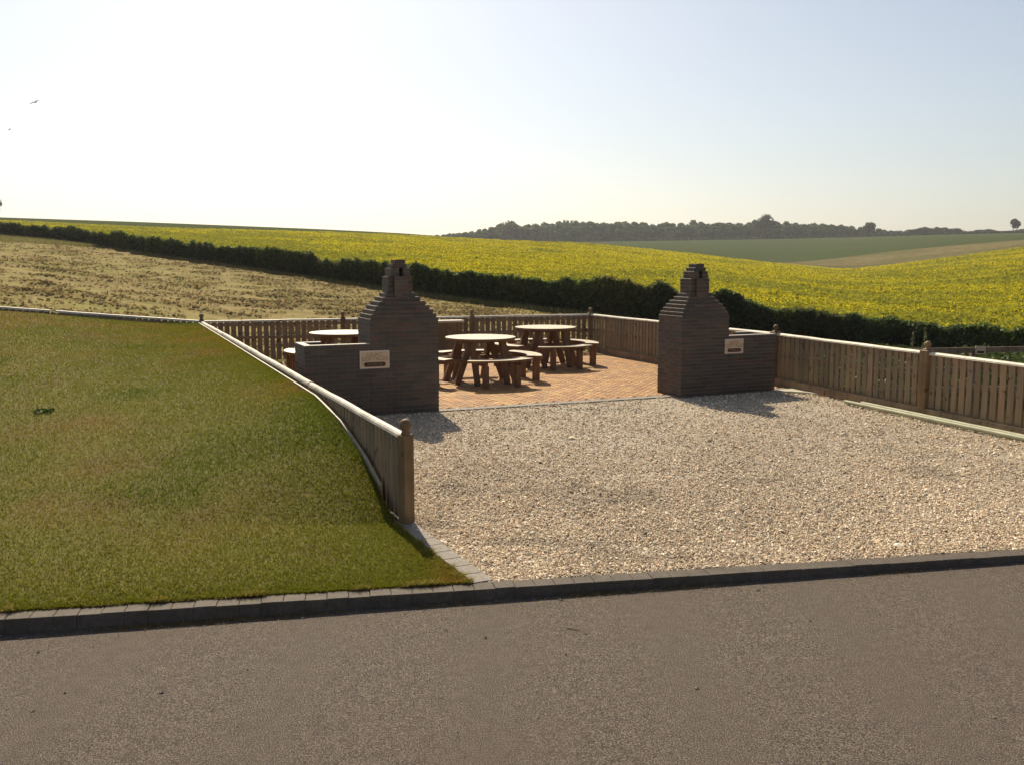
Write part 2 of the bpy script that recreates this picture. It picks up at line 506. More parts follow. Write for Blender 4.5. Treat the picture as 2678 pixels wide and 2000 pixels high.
kd = Vector((1, KS, 0)).normalized()
kn = Vector((-kd.y, kd.x, 0))
m = MB()
k = -58
while k < 110:
    c = Vector((0, kerb_y(0), 0)) + kd * (k * 0.1285)
    Mx = Matrix(((kd.x, kn.x, 0, c.x), (kd.y, kn.y, 0, c.y), (0, 0, 1, random.uniform(-0.002, 0.002)), (0, 0, 0, 1))) @ Matrix.Rotation(random.uniform(-0.006, 0.006), 4, 'Z')
    g = random.uniform(0.93, 1.05)
    m.box(0.0008, 0.1278, -0.128 + random.uniform(-0.002, 0.002), 0.0, -0.2, 0.0, (g, g, g), 0.0035, Mx)
    k += 1
o = m.build('kerb', M['kerb'], kind='structure')

# edging strip between lawn and gravel, from the kerb to the fence post
sa, sb = Vector((-0.18, kerb_y(-0.18) + 0.003, 0)), Vector((-0.86, 7.06, 0))
m = MB()
n = 9
for i in range(n):
    a = sa.lerp(sb, i / n)
    b = sa.lerp(sb, (i + 0.985) / n)
    m.beam(a + Vector((0, 0, -0.07)), b + Vector((0, 0, -0.07)), 0.135, 0.15, ch=0.004)
m.build('edging_strip', M['edging'], kind='structure')

GZ = -0.012
gravel_poly = [(-0.16, kerb_y(-0.16)), (9.0, kerb_y(9.0)), (6.72, 8.1), (5.46, 12.05), (4.72, 14.35), (4.3, 14.95), (-3.2, 11.9), (-0.84, 7.05)]
slab('gravel_bed', gravel_poly, -0.3, GZ, M['gravel'], kind='structure')

# gravel chips: one heap nobody could count
N = 360000
yy = 5.6 / (1 - rng.uniform(0, 0.625, N)) ** 1.0
xx = rng.uniform(-0.62, 0.80, N) * yy + rng.normal(0, 0.02, N)
ok = inpoly(xx, yy, gravel_poly) & (yy < 15.2)
xx, yy = xx[ok], yy[ok]
n = len(xx)
sz = rng.gamma(4, 0.0019, n) * (0.75 + 0.045 * yy)
a = rng.uniform(0, 2 * np.pi, n)
tilt = rng.normal(0, 0.45, n)
octv = np.array([(1, 0, 0), (0.1, 0.8, 0.1), (-0.9, 0.1, 0), (0, -0.75, -0.1), (0.15, 0.1, 0.55), (-0.1, 0, -0.5)])
octf = np.array([(0, 1, 4), (1, 2, 4), (2, 3, 4), (3, 0, 4), (1, 0, 5), (2, 1, 5), (3, 2, 5), (0, 3, 5)])
P = octv[None] * (1 + rng.uniform(-0.3, 0.3, (n, 6, 3)))
ca, sa_, ct, st = np.cos(a)[:, None], np.sin(a)[:, None], np.cos(tilt)[:, None], np.sin(tilt)[:, None]
x1, y1, z1 = P[..., 0], P[..., 1], P[..., 2]
y2, z2 = y1 * ct - z1 * st, y1 * st + z1 * ct
X, Y, Z = x1 * ca - y2 * sa_, x1 * sa_ + y2 * ca, z2
heap = 0.006 * vnoise(xx * 2.2, yy * 2.2, 11) + 0.004 * vnoise(xx * 7, yy * 7, 12)
V = np.stack([X * sz[:, None] + xx[:, None], Y * sz[:, None] + yy[:, None], Z * sz[:, None] + (GZ + 0.004 + heap)[:, None] + rng.uniform(0, 0.008, n)[:, None]], -1).reshape(-1, 3)
F = (octf[None] + (np.arange(n) * 6)[:, None, None]).reshape(-1, 3)
pal = np.array((1.20, 1.13, 1.03)) * np.array([(0.62, 0.53, 0.41), (0.50, 0.41, 0.30), (0.80, 0.75, 0.64), (0.36, 0.28, 0.20), (0.56, 0.42, 0.32), (0.15, 0.115, 0.09), (0.46, 0.42, 0.33)])
w = np.array([0.27, 0.24, 0.13, 0.13, 0.10, 0.05, 0.08])
cc = pal[rng.choice(len(pal), n, p=w)] * rng.uniform(0.8, 1.15, (n, 1))
pt = vnoise(xx * 0.8, yy * 0.8, 13)
cc = cc * (1 + 0.10 * pt)[:, None]
dirt = np.clip(vnoise(xx * 1.7 + 9, yy * 2.6, 14) - 0.55, 0, 1)[:, None]
cc = cc * (1 - dirt * 0.9)
np_mesh('gravel_stones', V, F, M['stone'], np.repeat(cc, 8, axis=0), kind='stuff')

# patio
patio_poly = [(-3.55, 11.52), (4.62, 14.86), (4.34, 15.5), (1.78, 21.2), (-6.2, 18.6)]
slab('patio_base', patio_poly, -0.3, -0.012, M['jointsand'], kind='structure')
m = MB()
L_, W_ = 0.19, 0.095
th = ANG + R(45)
ct, st = math.cos(th), math.sin(th)
pc = [tuple(a * b for a, b in zip(c_, (0.62, 0.66, 0.48))) for c_ in [(0.60, 0.27, 0.13), (0.66, 0.33, 0.16), (0.52, 0.23, 0.12), (0.70, 0.38, 0.19), (0.58, 0.30, 0.17), (0.44, 0.22, 0.13)]]
ppoly = [(-3.4, 11.75), (4.55, 15.0), (4.28, 15.5), (1.75, 21.05), (-6.05, 18.5)]
for i in range(-110, 110):
    for j in range(-110, 110):
        c = (i - j) % 4
        if c == 0:
            bx = (i * W_, i * W_ + 2 * W_, j * W_, j * W_ + W_)
        elif c == 3:
            bx = (i * W_, i * W_ + W_, j * W_, j * W_ + 2 * W_)
        else:
            continue
        cx, cy = (bx[0] + bx[1]) / 2, (bx[2] + bx[3]) / 2
        X0, Y0 = -0.5 + cx * ct - cy * st, 16.0 + cx * st + cy * ct
        if not (11.6 < Y0 < 21.3 and -6.3 < X0 < 4.7) or not bool(inpoly(np.array(X0), np.array(Y0), ppoly)):
            continue
        col = random.choice(pc)
        f = random.uniform(0.85, 1.12)
        col = tuple(v * f for v in col)
        dz = random.uniform(-0.0015, 0.0015)
        Mx = Matrix.Translation((-0.5, 16.0, dz)) @ Matrix.Rotation(th, 4, 'Z')
        e = 0.0035
        p = []
        for z, q in ((-0.011, 0), (-0.002, 0), (0.001, 0.004)):
            p += [(bx[0] + e + q, bx[2] + e + q, z), (bx[1] - e - q, bx[2] + e + q, z), (bx[1] - e - q, bx[3] - e - q, z), (bx[0] + e + q, bx[3] - e - q, z)]
        p = [Mx @ Vector(q) for q in p]
        fs = [[8, 9, 10, 11]]
        for r in range(2):
            for q in range(4):
                a_, b_ = r * 4 + q, r * 4 + (q + 1) % 4
                fs.append([a_, b_, b_ + 4, a_ + 4])
        m.poly(p, fs, col)
m.build('patio_paving', M['paver'], kind='structure')
# grey border course along the patio's front edge
m = MB()
pa, pb = Vector((-3.5, 11.60, 0)), Vector((4.66, 14.93, 0))
L = (pb - pa).length
nb = int(L / 0.2)
for i in range(nb):
    a = pa.lerp(pb, i / nb) + Vector((0, 0, -0.045))
    b = pa.lerp(pb, (i + 0.985) / nb) + Vector((0, 0, -0.045))
    m.beam(a, b, 0.17, 0.10, ch=0.004)
m.build('patio_border', M['edging'], kind='structure')
# patio edging from right barbecue to fence, sunlight put in as paler colour
slab('lit_edging', [(4.10, 14.50), (4.55, 14.28), (4.80, 14.02), (4.86, 14.1), (4.60, 14.78)], -0.25, 0.022, mat_noise('lit_edging_stone', [(0.3, (0.34, 0.32, 0.26)), (0.7, (0.48, 0.45, 0.37))], 12, 0.8, 0.2, 0.003), kind='structure')

# lawn
def lerp2(a, b, t):
    return (a[0] + (b[0] - a[0]) * t, a[1] + (b[1] - a[1]) * t)
SR0 = (-0.27, kerb_y(-0.27))
SR1 = (-0.93, 7.04)
FT = [0, 0.03, 0.07, 0.13, 0.21, 0.36, 0.70, 1.0]
FZ = [0.02, 0.17, 0.355, 0.535, 0.645, 0.68, 0.755, 0.815]
def right_edge(t):
    if t < 0.11:
        return lerp2(SR0, SR1, t / 0.11), 0.0
    q = (t - 0.11) / 0.89
    x, y = lerp2((-0.93, 7.04), (-6.30, 18.50), q)
    return (x, y), float(np.interp(q, FT, FZ))
NT, NU = 150, 110
LV = []
left0, left1 = (-14.0, kerb_y(-14.0)), (-14.0, 15.9)
def lawn_pt(t, u):
    (rx, ry), rz = right_edge(t)
    lx, ly = lerp2(left0, left1, t)
    x, y = rx + (lx - rx) * u, ry + (ly - ry) * u
    zb = 1.62 * t ** 1.1 * (0.5 + 0.5 * min(1, u * 1.6)) * 1.0
    dist = u * math.hypot(lx - rx, ly - ry)
    zl = 0.005 + 0.80 * t ** 0.95 + 0.093 * dist * t ** 1.6
    wgt = math.exp(-(dist / 1.3) ** 1.5)
    return x, y, zl * (1 - wgt) + rz * wgt
for i in range(NT):
    for j in range(NU):
        x, y, z = lawn_pt(i / (NT - 1), (j / (NU - 1)) ** 1.5)
        LV.append((x, y, z))
LV = np.array(LV)
LV[:, 2] += 0.010 * vnoise(LV[:, 0] * 1.4, LV[:, 1] * 1.4, 21) * np.clip(LV[:, 2] * 8, 0, 1)
i = np.arange(NT - 1)[:, None] * NU + np.arange(NU - 1)[None, :]
F = np.stack([i, i + NU, i + NU + 1, i + 1], -1).reshape(-1, 4)
np_mesh('lawn', LV, F, M['lawn'], smooth=True, kind='structure')
LG = LV.reshape(NT, NU, 3)

def lawn_sample(n, tmax=1.0, near=True):
    t = rng.uniform(0, 1, n) ** (1.75 if near else 1) * (NT - 1.001)
    u = rng.uniform(0, 1, n) * (NU - 1.001) * 0.93
    i0, j0 = t.astype(int), u.astype(int)
    ft, fu = (t - i0)[:, None], (u - j0)[:, None]
    return (LG[i0, j0] * (1 - ft) + LG[i0 + 1, j0] * ft) * (1 - fu) + (LG[i0, j0 + 1] * (1 - ft) + LG[i0 + 1, j0 + 1] * ft) * fu

def blades(P, h, w, cols, lean=0.5):
    n = len(P)
    a = rng.uniform(0, 2 * np.pi, n)
    side = np.stack([np.cos(a), np.sin(a), a * 0], 1) * (w / 2)[:, None]
    tip = P + np.stack([rng.normal(0, lean, n) * h, rng.normal(0, lean, n) * h, h], 1)
    V = np.stack([P - side, P + side, tip], 1).reshape(-1, 3)
    return V, np.arange(n * 3).reshape(-1, 3), cols

n = 480000
P = lawn_sample(n)
d = np.hypot(P[:, 0], P[:, 1])
vis = -P[:, 0] < 1.1 * P[:, 1] + 0.4
P, d = P[vis], d[vis]
n = len(P)
dry = vnoise(P[:, 0] * 0.9, P[:, 1] * 0.9, 22) * 0.6 + vnoise(P[:, 0] * 2.7, P[:, 1] * 2.7, 23) * 0.4
lush = np.clip(vnoise(P[:, 0] * 1.1 + 5, P[:, 1] * 1.1, 24) - 0.25, 0, 1)
gcol = np.array([(0.150, 0.158, 0.012)]) * rng.uniform(0.7, 1.35, (n, 1))
dcol = np.array([(0.25, 0.165, 0.030)]) * rng.uniform(0.7, 1.3, (n, 1))
lcol = np.array([(0.100, 0.145, 0.012)]) * rng.uniform(0.7, 1.3, (n, 1))
wd = np.clip(dry * 1.25 + 0.05 + rng.normal(0, 0.30, n), 0, 1)[:, None]
wl = np.clip(lush * 1.3, 0, 0.8)[:, None]
cols = gcol * (1 - wd) + dcol * wd
cols = cols * (1 - wl) + lcol * wl
h = rng.uniform(0.008, 0.026, n) * (1 + 0.5 * wl[:, 0])
V, F, cols = blades(P, h, 0.0026 + 0.0005 * d, cols, 0.6)
np_mesh('lawn_grass', V, F, M['blade'], cols, kind='stuff')

def fringe(a, b, n, out, name, hh=(0.015, 0.05)):
    t = rng.uniform(0, 1, n)
    cl = np.clip(vnoise(t * 34, t * 0, 26) + 0.75, 0.1, 1.4)
    x = a[0] + (b[0] - a[0]) * t + out[0] * rng.uniform(-0.05, 0.012, n)
    y = a[1] + (b[1] - a[1]) * t + out[1] * rng.uniform(-0.05, 0.012, n)
    h_ = rng.uniform(*hh, n) * cl
    P = np.stack([x, y, np.full(n, 0.001)], 1)
    ang = rng.uniform(0, 2 * np.pi, n)
    side = np.stack([np.cos(ang), np.sin(ang), ang * 0], 1) * 0.0028
    lean_ = rng.uniform(-0.2, 1.0, n)
    tip = P + np.stack([out[0] * h_ * lean_ + rng.normal(0, 0.5, n) * h_, out[1] * h_ * lean_ + rng.normal(0, 0.3, n) * h_, h_ * 0.7], 1)
    V_ = np.stack([P - side, P + side, tip], 1).reshape(-1, 3)
    c_ = np.where(rng.uniform(0, 1, (n, 1)) < 0.35, np.array([(0.36, 0.27, 0.09)]), np.array([(0.18, 0.17, 0.022)])) * rng.uniform(0.7, 1.25, (n, 1))
    return np_mesh(name, V_, np.arange(n * 3).reshape(-1, 3), M['blade'], c_, kind='stuff')
fringe((-3.6, kerb_y(-3.6) - 0.002), (-0.25, kerb_y(-0.25) - 0.002), 9000, (0.18, -0.98), 'grass_fringe')
fringe((-0.27, kerb_y(-0.27)), (-0.93, 7.04), 3500, (0.9, 0.42), 'grass_fringe')

# ------------------------------------------------------------------ brick barbecues
BH = 0.0555
BCOL = [tuple(a_ * b_ for a_, b_ in zip(c_, (1.20, 1.20, 1.14))) for c_ in [(0.086, 0.060, 0.049), (0.072, 0.056, 0.048), (0.096, 0.063, 0.050), (0.062, 0.050, 0.044), (0.090, 0.054, 0.043), (0.076, 0.060, 0.050)]]
def course(m, core, x0, x1, y0, y1, z, k, h=BH, bl=0.19, bd=0.09, chs=0.003):
    """one course of bricks round a rectangle, mortar core inside"""
    j = 0.008
    core.box(x0 + 0.006, x1 - 0.006, y0 + 0.006, y1 - 0.006, z, z + h - 0.0005)
    def run(L, off):
        s, out = -off, []
        while s < L - 1e-6:
            a, b = max(s, 0), min(s + bl, L)
            if b - a > 0.02:
                out.append((a, b))
            s += bl
        return out
    def c():
        f = random.uniform(0.8, 1.2)
        return tuple(v * f for v in random.choice(BCOL))
    W, D = x1 - x0, y1 - y0
    off = (bl / 2) * (k % 2)
    dd = min(bd, D / 2 - 0.004)
    for a, b in run(W, off):
        jx = random.uniform(-0.0012, 0.0012)
        m.box(x0 + a + j / 2 * (a > 0), x0 + b - j / 2 * (b < W - 1e-6), y0 + jx, y0 + dd, z + j / 2, z + h - j / 2, c(), chs)
        m.box(x0 + a + j / 2 * (a > 0), x0 + b - j / 2 * (b < W - 1e-6), y1 - dd, y1 + jx, z + j / 2, z + h - j / 2, c(), chs)
    if D - 2 * dd > 0.04:
        Dm = D - 2 * dd
        for a, b in run(Dm, (bl / 2) * ((k + 1) % 2)):
            y_a, y_b = y0 + dd + a + j / 2, y0 + dd + b - j / 2
            jx = random.uniform(-0.0012, 0.0012)
            m.box(x0 + jx, x0 + dd, y_a, y_b, z + j / 2, z + h - j / 2, c(), chs)
            m.box(x1 - dd, x1 - jx, y_a, y_b, z + j / 2, z + h - j / 2, c(), chs)

def barbecue(loc, rz, mirror, label, bw):
    root = empty('brick_barbecue', loc, rz, label=label, cat='barbecue', group='brick barbecues on the patio edge')
    lw = 1.82
    fx = (lambda a, b: (lw - b, lw - a)) if mirror else (lambda a, b: (a, b))
    def parts(name, fn):
        m, core = MB(), MB()
        fn(m, core)
        o = m.build(name, M['brick'], root)
        core.build('mortar', M['mortar'], o)
        return o
    nlow, nbody = 17, 23
    D = 0.62
    def low(m, core):
        for k in range(nlow):
            a, b = fx(0, lw - bw - 0.0006)
            course(m, core, a, b, 0.0, 0.10, k * BH, k)
            a, b = fx(0, 0.10)
            course(m, core, a, b, 0.104, D, k * BH, k + 1)
            a, b = fx(0.104, 0.34)
            course(m, core, a, b, D - 0.10, D, k * BH, k)
            if k < 12:
                a, b = fx(0.344, lw - bw - 0.003)
                course(m, core, a, b, D - 0.10, D, k * BH, k)
    parts('low_wall', low)
    def body(m, core):
        for k in range(nbody):
            a, b = fx(lw - bw, lw)
            course(m, core, a, b, 0.0, D, k * BH, k)
    parts('chimney_base', body)
    nx0, nx1 = lw - bw / 2 - 0.17, lw - bw / 2 + 0.17
    ny0, ny1 = D / 2 - 0.14, D / 2 + 0.14
    fr = [0.07, 0.19, 0.33, 0.49, 0.69, 0.87]
    def shoulder(m, core):
        for i_, q in enumerate(fr):
            a, b = fx(lw - bw + (nx0 - lw + bw) * q, lw - (lw - nx1) * q)
            course(m, core, a, b, ny0 * q, D - (D - ny1) * q, (nbody + i_) * BH, i_)
    parts('corbelled_shoulder', shoulder)
    z0 = (nbody + len(fr)) * BH
    def neck(m, core):
        for k in range(4):
            a, b = fx(nx0, nx1)
            course(m, core, a, b, ny0, ny1, z0 + k * BH, k)
            a, b = fx(nx0 + 0.072, nx1 - 0.072)
            course(m, core, a, b, ny0 - 0.055, ny0 - 0.002, z0 + k * BH, k, bd=0.05)
        # the fin runs down the shoulder's front to its third course
        for k in range(-3, 0):
            a, b = fx(nx0 + 0.072, nx1 - 0.072)
            course(m, core, a, b, ny0 - 0.055, ny0 - 0.002, z0 + k * BH, k, bd=0.05)
    parts('chimney_neck', neck)
    z1 = z0 + 4 * BH
    cx = (nx0 + nx1) / 2
    def cap(m, core):
        for k in range(2):
            for xa, xb in ((cx - 0.135, cx - 0.02), (cx + 0.035, cx + 0.135)):
                a, b = fx(xa, xb)
                course(m, core, a, b, ny0 - 0.02, ny1 - 0.03, z1 + k * BH, k)
            a, b = fx(cx - 0.02, cx + 0.035)
            course(m, core, a, b, ny0 + 0.10, ny1 - 0.03, z1 + k * BH, k)
        a, b = fx(cx - 0.105, cx + 0.105)
        course(m, core, a, b, ny0 - 0.005, ny1 - 0.05, z1 + 2 * BH, 0)
        a, b = fx(cx - 0.07, cx + 0.075)
        course(m, core, a, b, ny0 + 0.01, ny1 - 0.08, z1 + 3 * BH, 1)
    parts('chimney_cap', cap)
    g = MB()
    zc = nlow * BH
    for (xa, xb, ya, yb) in ((0.0, lw - bw - 0.004, 0.002, 0.098), (0.002, 0.098, 0.100, D - 0.002), (0.100, 0.34, D - 0.098, D - 0.002)):
        a, b = fx(xa, xb)
        g.box(a, b, ya, yb, zc + 0.001, zc + 0.012, ch=0.002)
    a, b = fx(0.344, lw - bw - 0.004)
    g.box(a, b, D - 0.098, D - 0.002, 12 * BH + 0.001, 12 * BH + 0.012, ch=0.002)
    g.build('glare_rim', M['glare_rim'], root)  # pale strips added to paint the glare along the brick rims
    g = MB()
    a, b = fx(0.104, lw - bw - 0.006)
    zt = 14.6 * BH
    g.box(a, b, 0.104, 0.12, zt, zt + 0.02)
    g.box(a, b, D - 0.12, D - 0.104, zt, zt + 0.02)
    q = a + 0.02
    while q < b - 0.01:
        g.tube((q, 0.12, zt + 0.012), (q, D - 0.12, zt + 0.012), 0.004, 6)
        q += 0.025
    g.build('grill', M['steel'], root)
    g = MB()
    g.box(a, b, 0.106, D - 0.106, 10.5 * BH, 10.8 * BH)
    g.build('charcoal_tray', M['steel'], root)
    return root

bd = Vector((math.cos(BA), math.sin(BA), 0))
AL = Vector((-1.0, 12.56, 0.0)) - bd * 1.82
barbecue(AL, BA, False, 'dark brick barbecue with its stepped chimney right of its low wall', 0.95)
AR = Vector((2.55, 13.86, -0.055))
barbecue(AR, BA + R(1.5), True, 'dark brick barbecue with its low wall running right to the boarded fence', 0.88)

def text_mesh(body, size, mat, parent, loc, align='CENTER', name='lettering', ext=0.001, sx=1.0):
    cu = bpy.data.curves.new('lettering', 'FONT')
    cu.body = body
    cu.size = size
    cu.align_x = align
    cu.align_y = 'CENTER'
    cu.extrude = ext
    t = bpy.data.objects.new('tmp', cu)
    COL.objects.link(t)
    dg = bpy.context.evaluated_depsgraph_get()
    me = bpy.data.meshes.new_from_object(t.evaluated_get(dg))
    bpy.data.objects.remove(t)
    me.materials.clear()
    o = link(name, me, mat, parent)
    o.location = loc
    o.rotation_euler = (R(90), 0, 0)
    o.scale = (sx, 1, 1)
    return o

def plaque(loc, rz, w, h, label):
    root = empty('sign', loc, rz, label=label, cat='sign', group='cream signs on the barbecues')
    m = MB()
    m.box(-w / 2, w / 2, -0.018, -0.004, -h / 2, h / 2, ch=0.002)
    m.build('sign_board', M['signrim'], root)
    m = MB()
    b = 0.016
    m.box(-w / 2 + b, w / 2 - b, -0.020, -0.0185, -h / 2 + b, h / 2 - b)
    m.build('sign_face', M['sign'], root)
    text_mesh('LILAC', 0.068, M['ink'], root, (0, -0.0215, h * 0.27), sx=1.15)
    text_mesh('COTTAGES', 0.068, M['ink'], root, (0, -0.0215, h * 0.03), sx=1.05)
    n = 8
    hw, hh = w * 0.37, h * 0.125
    zc = -h * 0.27
    pts = []
    for sgn in (1, -1):
        for i_ in range(n + 1):
            t = R(-90 + 180 * i_ / n)
            pts.append((sgn * (hw - hh) + sgn * math.cos(t) * hh, zc + (math.sin(t) * hh if sgn == 1 else -math.sin(t) * hh)))
    # two rounded ends joined into one lozenge
    P_ = pts[:n + 1] + pts[n + 1:]
    m = MB()
    nn = len(P_)
    m.poly([(x, -0.0225, z) for x, z in P_] + [(x, -0.0200, z) for x, z in P_],
           [list(range(nn)), list(range(nn, 2 * nn))[::-1]] + [[(i_ + 1) % nn, i_, nn + i_, nn + (i_ + 1) % nn] for i_ in range(nn)])
    pl = m.build('name_band', M['pill'], root)
    text_mesh('BARBECUE', 0.036, M['ink'], pl, (0, -0.0235, zc), sx=1.15)
    return root
PL = AL + bd * 0.92
plaque(PL + Vector((0, 0, 0.745)), BA, 0.40, 0.235, 'cream sign with a brown band on the barbecue nearer the lawn')
bd2 = Vector((math.cos(BA + R(1.5)), math.sin(BA + R(1.5)), 0))
plaque(AR + bd2 * 0.975 + Vector((0, 0, 0.79)), BA + R(1.5), 0.35, 0.225, 'cream sign with a brown band on the barbecue nearer the right fence')

# ------------------------------------------------------------------ fences
def post_parts(root, x, y, z0, zr, w, rz, ballr=0.047, neck=0.028):
    """square post with shoulders, a short neck and a ball; coordinates local to root"""
    m = MB()
    Mx = Matrix.Translation((x, y, 0)) @ Matrix.Rotation(rz, 4, 'Z')
    zt = zr + 0.045
    m.box(-w / 2, w / 2, -w / 2, w / 2, z0, zt, ch=0.006, Mx=Mx)
    o = m.build('post', M['wood_p'], root)
    b = MB()
    pr = [(w * 0.44, zt + 0.001), (w * 0.40, zt + 0.012), (neck, zt + 0.022), (neck * 0.9, zt + 0.034)]
    zc = zt + 0.030 + ballr
    for i_ in range(1, 9):
        t = -math.pi / 2 + math.pi * i_ / 9
        r_ = ballr * math.cos(t)
        if zc + ballr * math.sin(t) > zt + 0.036:
            pr.append((r_, zc + ballr * math.sin(t)))
    pr.append((0.002, zc + ballr))
    b.lathe(pr, 16, (x, y))
    b.build('ball_finial', M['wood_p'], o, smooth=True)
    return o

def bay(root, a, b, za, zb, ba, bb, face, board_w=0.098, gap=0.024, mid=None, wig=0.004, thick=0.016, skip=0.05):
    """top rail, hidden rails and boards between two points; za/zb rail heights, ba/bb board bottoms; face = side of the boards"""
    a, b = Vector((*a, 0)), Vector((*b, 0))
    d = b - a
    L = d.length
    u = d.normalized()
    n = Vector((-u.y, u.x, 0)) * face
    z = lambda t: za + (zb - za) * t
    zbt = lambda t: ba + (bb - ba) * t
    m = MB()
    # half-round capping rail with a slight wobble
    seg = 8
    rings = []
    for i_ in range(seg + 1):
        t = (skip / L) + (1 - 2 * skip / L) * i_ / seg
        c = a + d * t + Vector((0, 0, z(t) + random.uniform(-0.003, 0.003)))
        ring = [c + n * (0.040 * math.cos(R(q))) + Vector((0, 0, 0.040 * math.sin(R(q)))) for q in range(0, 181, 30)]
        rings.append(ring)
    k = len(rings[0])
    pts = [p for r in rings for p in r]
    fs = [[i_ * k + j_, i_ * k + (j_ + 1) % k, (i_ + 1) * k + (j_ + 1) % k, (i_ + 1) * k + j_] for i_ in range(seg) for j_ in range(k)]
    fs += [list(range(k))[::-1], [seg * k + j_ for j_ in range(k)]]
    m.poly(pts, fs)
    m.build('top_rail', M['wood_g'], root)
    m = MB()
    rails = [-0.055, (mid if mid else -0.32)]
    for dz in rails:
        p0, p1 = a + u * 0.04 + Vector((0, 0, za + dz)) - n * 0.022, b - u * 0.04 + Vector((0, 0, zb + dz)) - n * 0.022
        m.beam(p0, p1, 0.035, 0.06)
    m.build('rail', M['wood_r'], root)
    m = MB()
    s = skip + 0.01
    Mx0 = Matrix(((u.x, n.x, 0, 0), (u.y, n.y, 0, 0), (0, 0, 1, 0), (0, 0, 0, 1)))
    while s + board_w < L - skip:
        w = board_w + random.uniform(-0.003, 0.003)
        t = (s + w / 2) / L
        c = a + u * (s + w / 2)
        Mx = Matrix.Translation(c) @ Mx0 @ Matrix.Rotation(random.uniform(-wig, wig), 4, 'Y')
        y0 = 0.0 + random.uniform(0, 0.003)
        m.box(-w / 2, w / 2, y0, y0 + thick, zbt(t), z(t) - 0.004, ch=0.002, Mx=Mx, col=(random.random(),) * 3)
        s += w + gap + random.uniform(-0.004, 0.004)
    return m.build('board_panel', M['board'], root)

def mat_board():
    m_, nt, p = newmat('fence_board')
    a = nt.nodes.new('ShaderNodeAttribute')
    a.attribute_name = 'Col'
    co = nt.nodes.new('ShaderNodeTexCoord').outputs['Object']
    f = noise(nt, co, 22, 6, 0.7, 1, 1, 0.06)
    r = ramp(nt, [(0.3, (0.17, 0.118, 0.074)), (0.7, (0.31, 0.23, 0.145))])
    nt.links.new(f, r.inputs['Fac'])
    k_ = noise(nt, co, 11, 1, 0.3)
    kr = ramp(nt, [(0.68, (1, 1, 1)), (0.74, (0.45, 0.36, 0.3))])
    nt.links.new(k_, kr.inputs['Fac'])
    c = mix(nt, r.outputs['Color'], kr.outputs['Color'], 1.0, 'MULTIPLY')
    br = ramp(nt, [(0.0, (0.72, 0.74, 0.70)), (0.5, (0.95, 0.95, 0.92)), (1.0, (1.2, 1.1, 1.0))])
    nt.links.new(a.outputs['Fac'], br.inputs['Fac'])
    c = mix(nt, c, br.outputs['Color'], 1.0, 'MULTIPLY')
    nt.links.new(c, p.inputs['Base Color'])
    p.inputs['Roughness'].default_value = 0.75
    bump(nt, p, f, 0.4, 0.002)
    return m_
M['board'] = mat_board()

def along(a, b, n):
    return [lerp2(a, b, i_ / n) for i_ in range(n + 1)]
aBack = math.atan2(BC[1] - LC[1], BC[0] - LC[0])
aLeft = math.atan2(LC[1] - BUR[1], LC[0] - BUR[0])
aR1 = math.atan2(RP[1] - BC[1], RP[0] - BC[0])
aR2 = math.atan2(RQ[1] - RP[1], RQ[0] - RP[0])

# back fence: three bays behind the tables
f = empty('fence', (0, 0, 0), label='slatted timber fence behind the round picnic tables along the patio back', cat='fence')
P_ = along(LC, BC, 3)
for i_, p in enumerate(P_):
    post_parts(f, p[0], p[1], -0.1, 0.83 + 0.005, 0.095, aBack)
for i_ in range(3):
    bay(f, P_[i_], P_[i_ + 1], 0.82, 0.82, 0.03, 0.03, 1, gap=0.030)

# right fence: patio side, then along the gravel
f = empty('fence', (0, 0, 0), label='boarded timber fence with bright top rail down the right side of the gravel', cat='fence')
P_ = along(BC, RP, 2)
post_parts(f, P_[1][0], P_[1][1], -0.1, 0.83, 0.11, aR1)
for i_ in range(2):
    bay(f, P_[i_], P_[i_ + 1], 0.825, 0.825, 0.05, 0.05, -1, gap=0.036, board_w=0.088, thick=0.012)
P_ = [RP, RQ, RE]
for p in P_:
    post_parts(f, p[0], p[1], -0.2, 0.835, 0.135, aR2, 0.045, 0.03)
for i_ in range(2):
    bay(f, P_[i_], P_[i_ + 1], 0.825, 0.825, 0.05, 0.05, -1, gap=0.040, board_w=0.086, thick=0.012, skip=0.07)
nR = Vector((math.sin(aR2), -math.cos(aR2), 0))
for (a, b) in ((BC, RP), (RP, RQ), (RQ, RE)):
    a, b = Vector((*a, 0.065)), Vector((*b, 0.065))
    u = (b - a).normalized()
    nn = Vector((u.y, -u.x, 0)) * 1.0
    m = MB()
    m.beam(a + u * 0.03 + nn * 0.045, b - u * 0.02 + nn * 0.045, 0.035, 0.13)
    m.build('gravel_board', M['wood_r'], f)

# left fence, sloping down beside the lawn
f = empty('fence', (0, 0, 0), label='timber fence with a thick pale top rail sloping down beside the lawn', cat='fence')
post_parts(f, BUR[0], BUR[1], -0.2, 0.655, 0.088, aLeft + 0.3, 0.047, 0.030)
for k_ in (1, 2, 3):
    p = lerp2(BUR, LC, k_ / 4)
    m = MB()
    m.box(-0.045, 0.045, -0.045, 0.045, -0.1, 0.62, Mx=Matrix.Translation((p[0] + 0.06, p[1], 0)) @ Matrix.Rotation(aLeft, 4, 'Z'))
    m.build('post', M['wood_p'], f)
zz = [0.665, 0.70, 0.74, 0.785, 0.815]
P_ = along(BUR, LC, 4)
for i_ in range(4):
    bay(f, P_[i_], P_[i_ + 1], zz[i_], zz[i_ + 1], 0.01, 0.01, 1, gap=0.022, skip=0.05 if i_ in (0, 3) else 0.0, board_w=0.085)
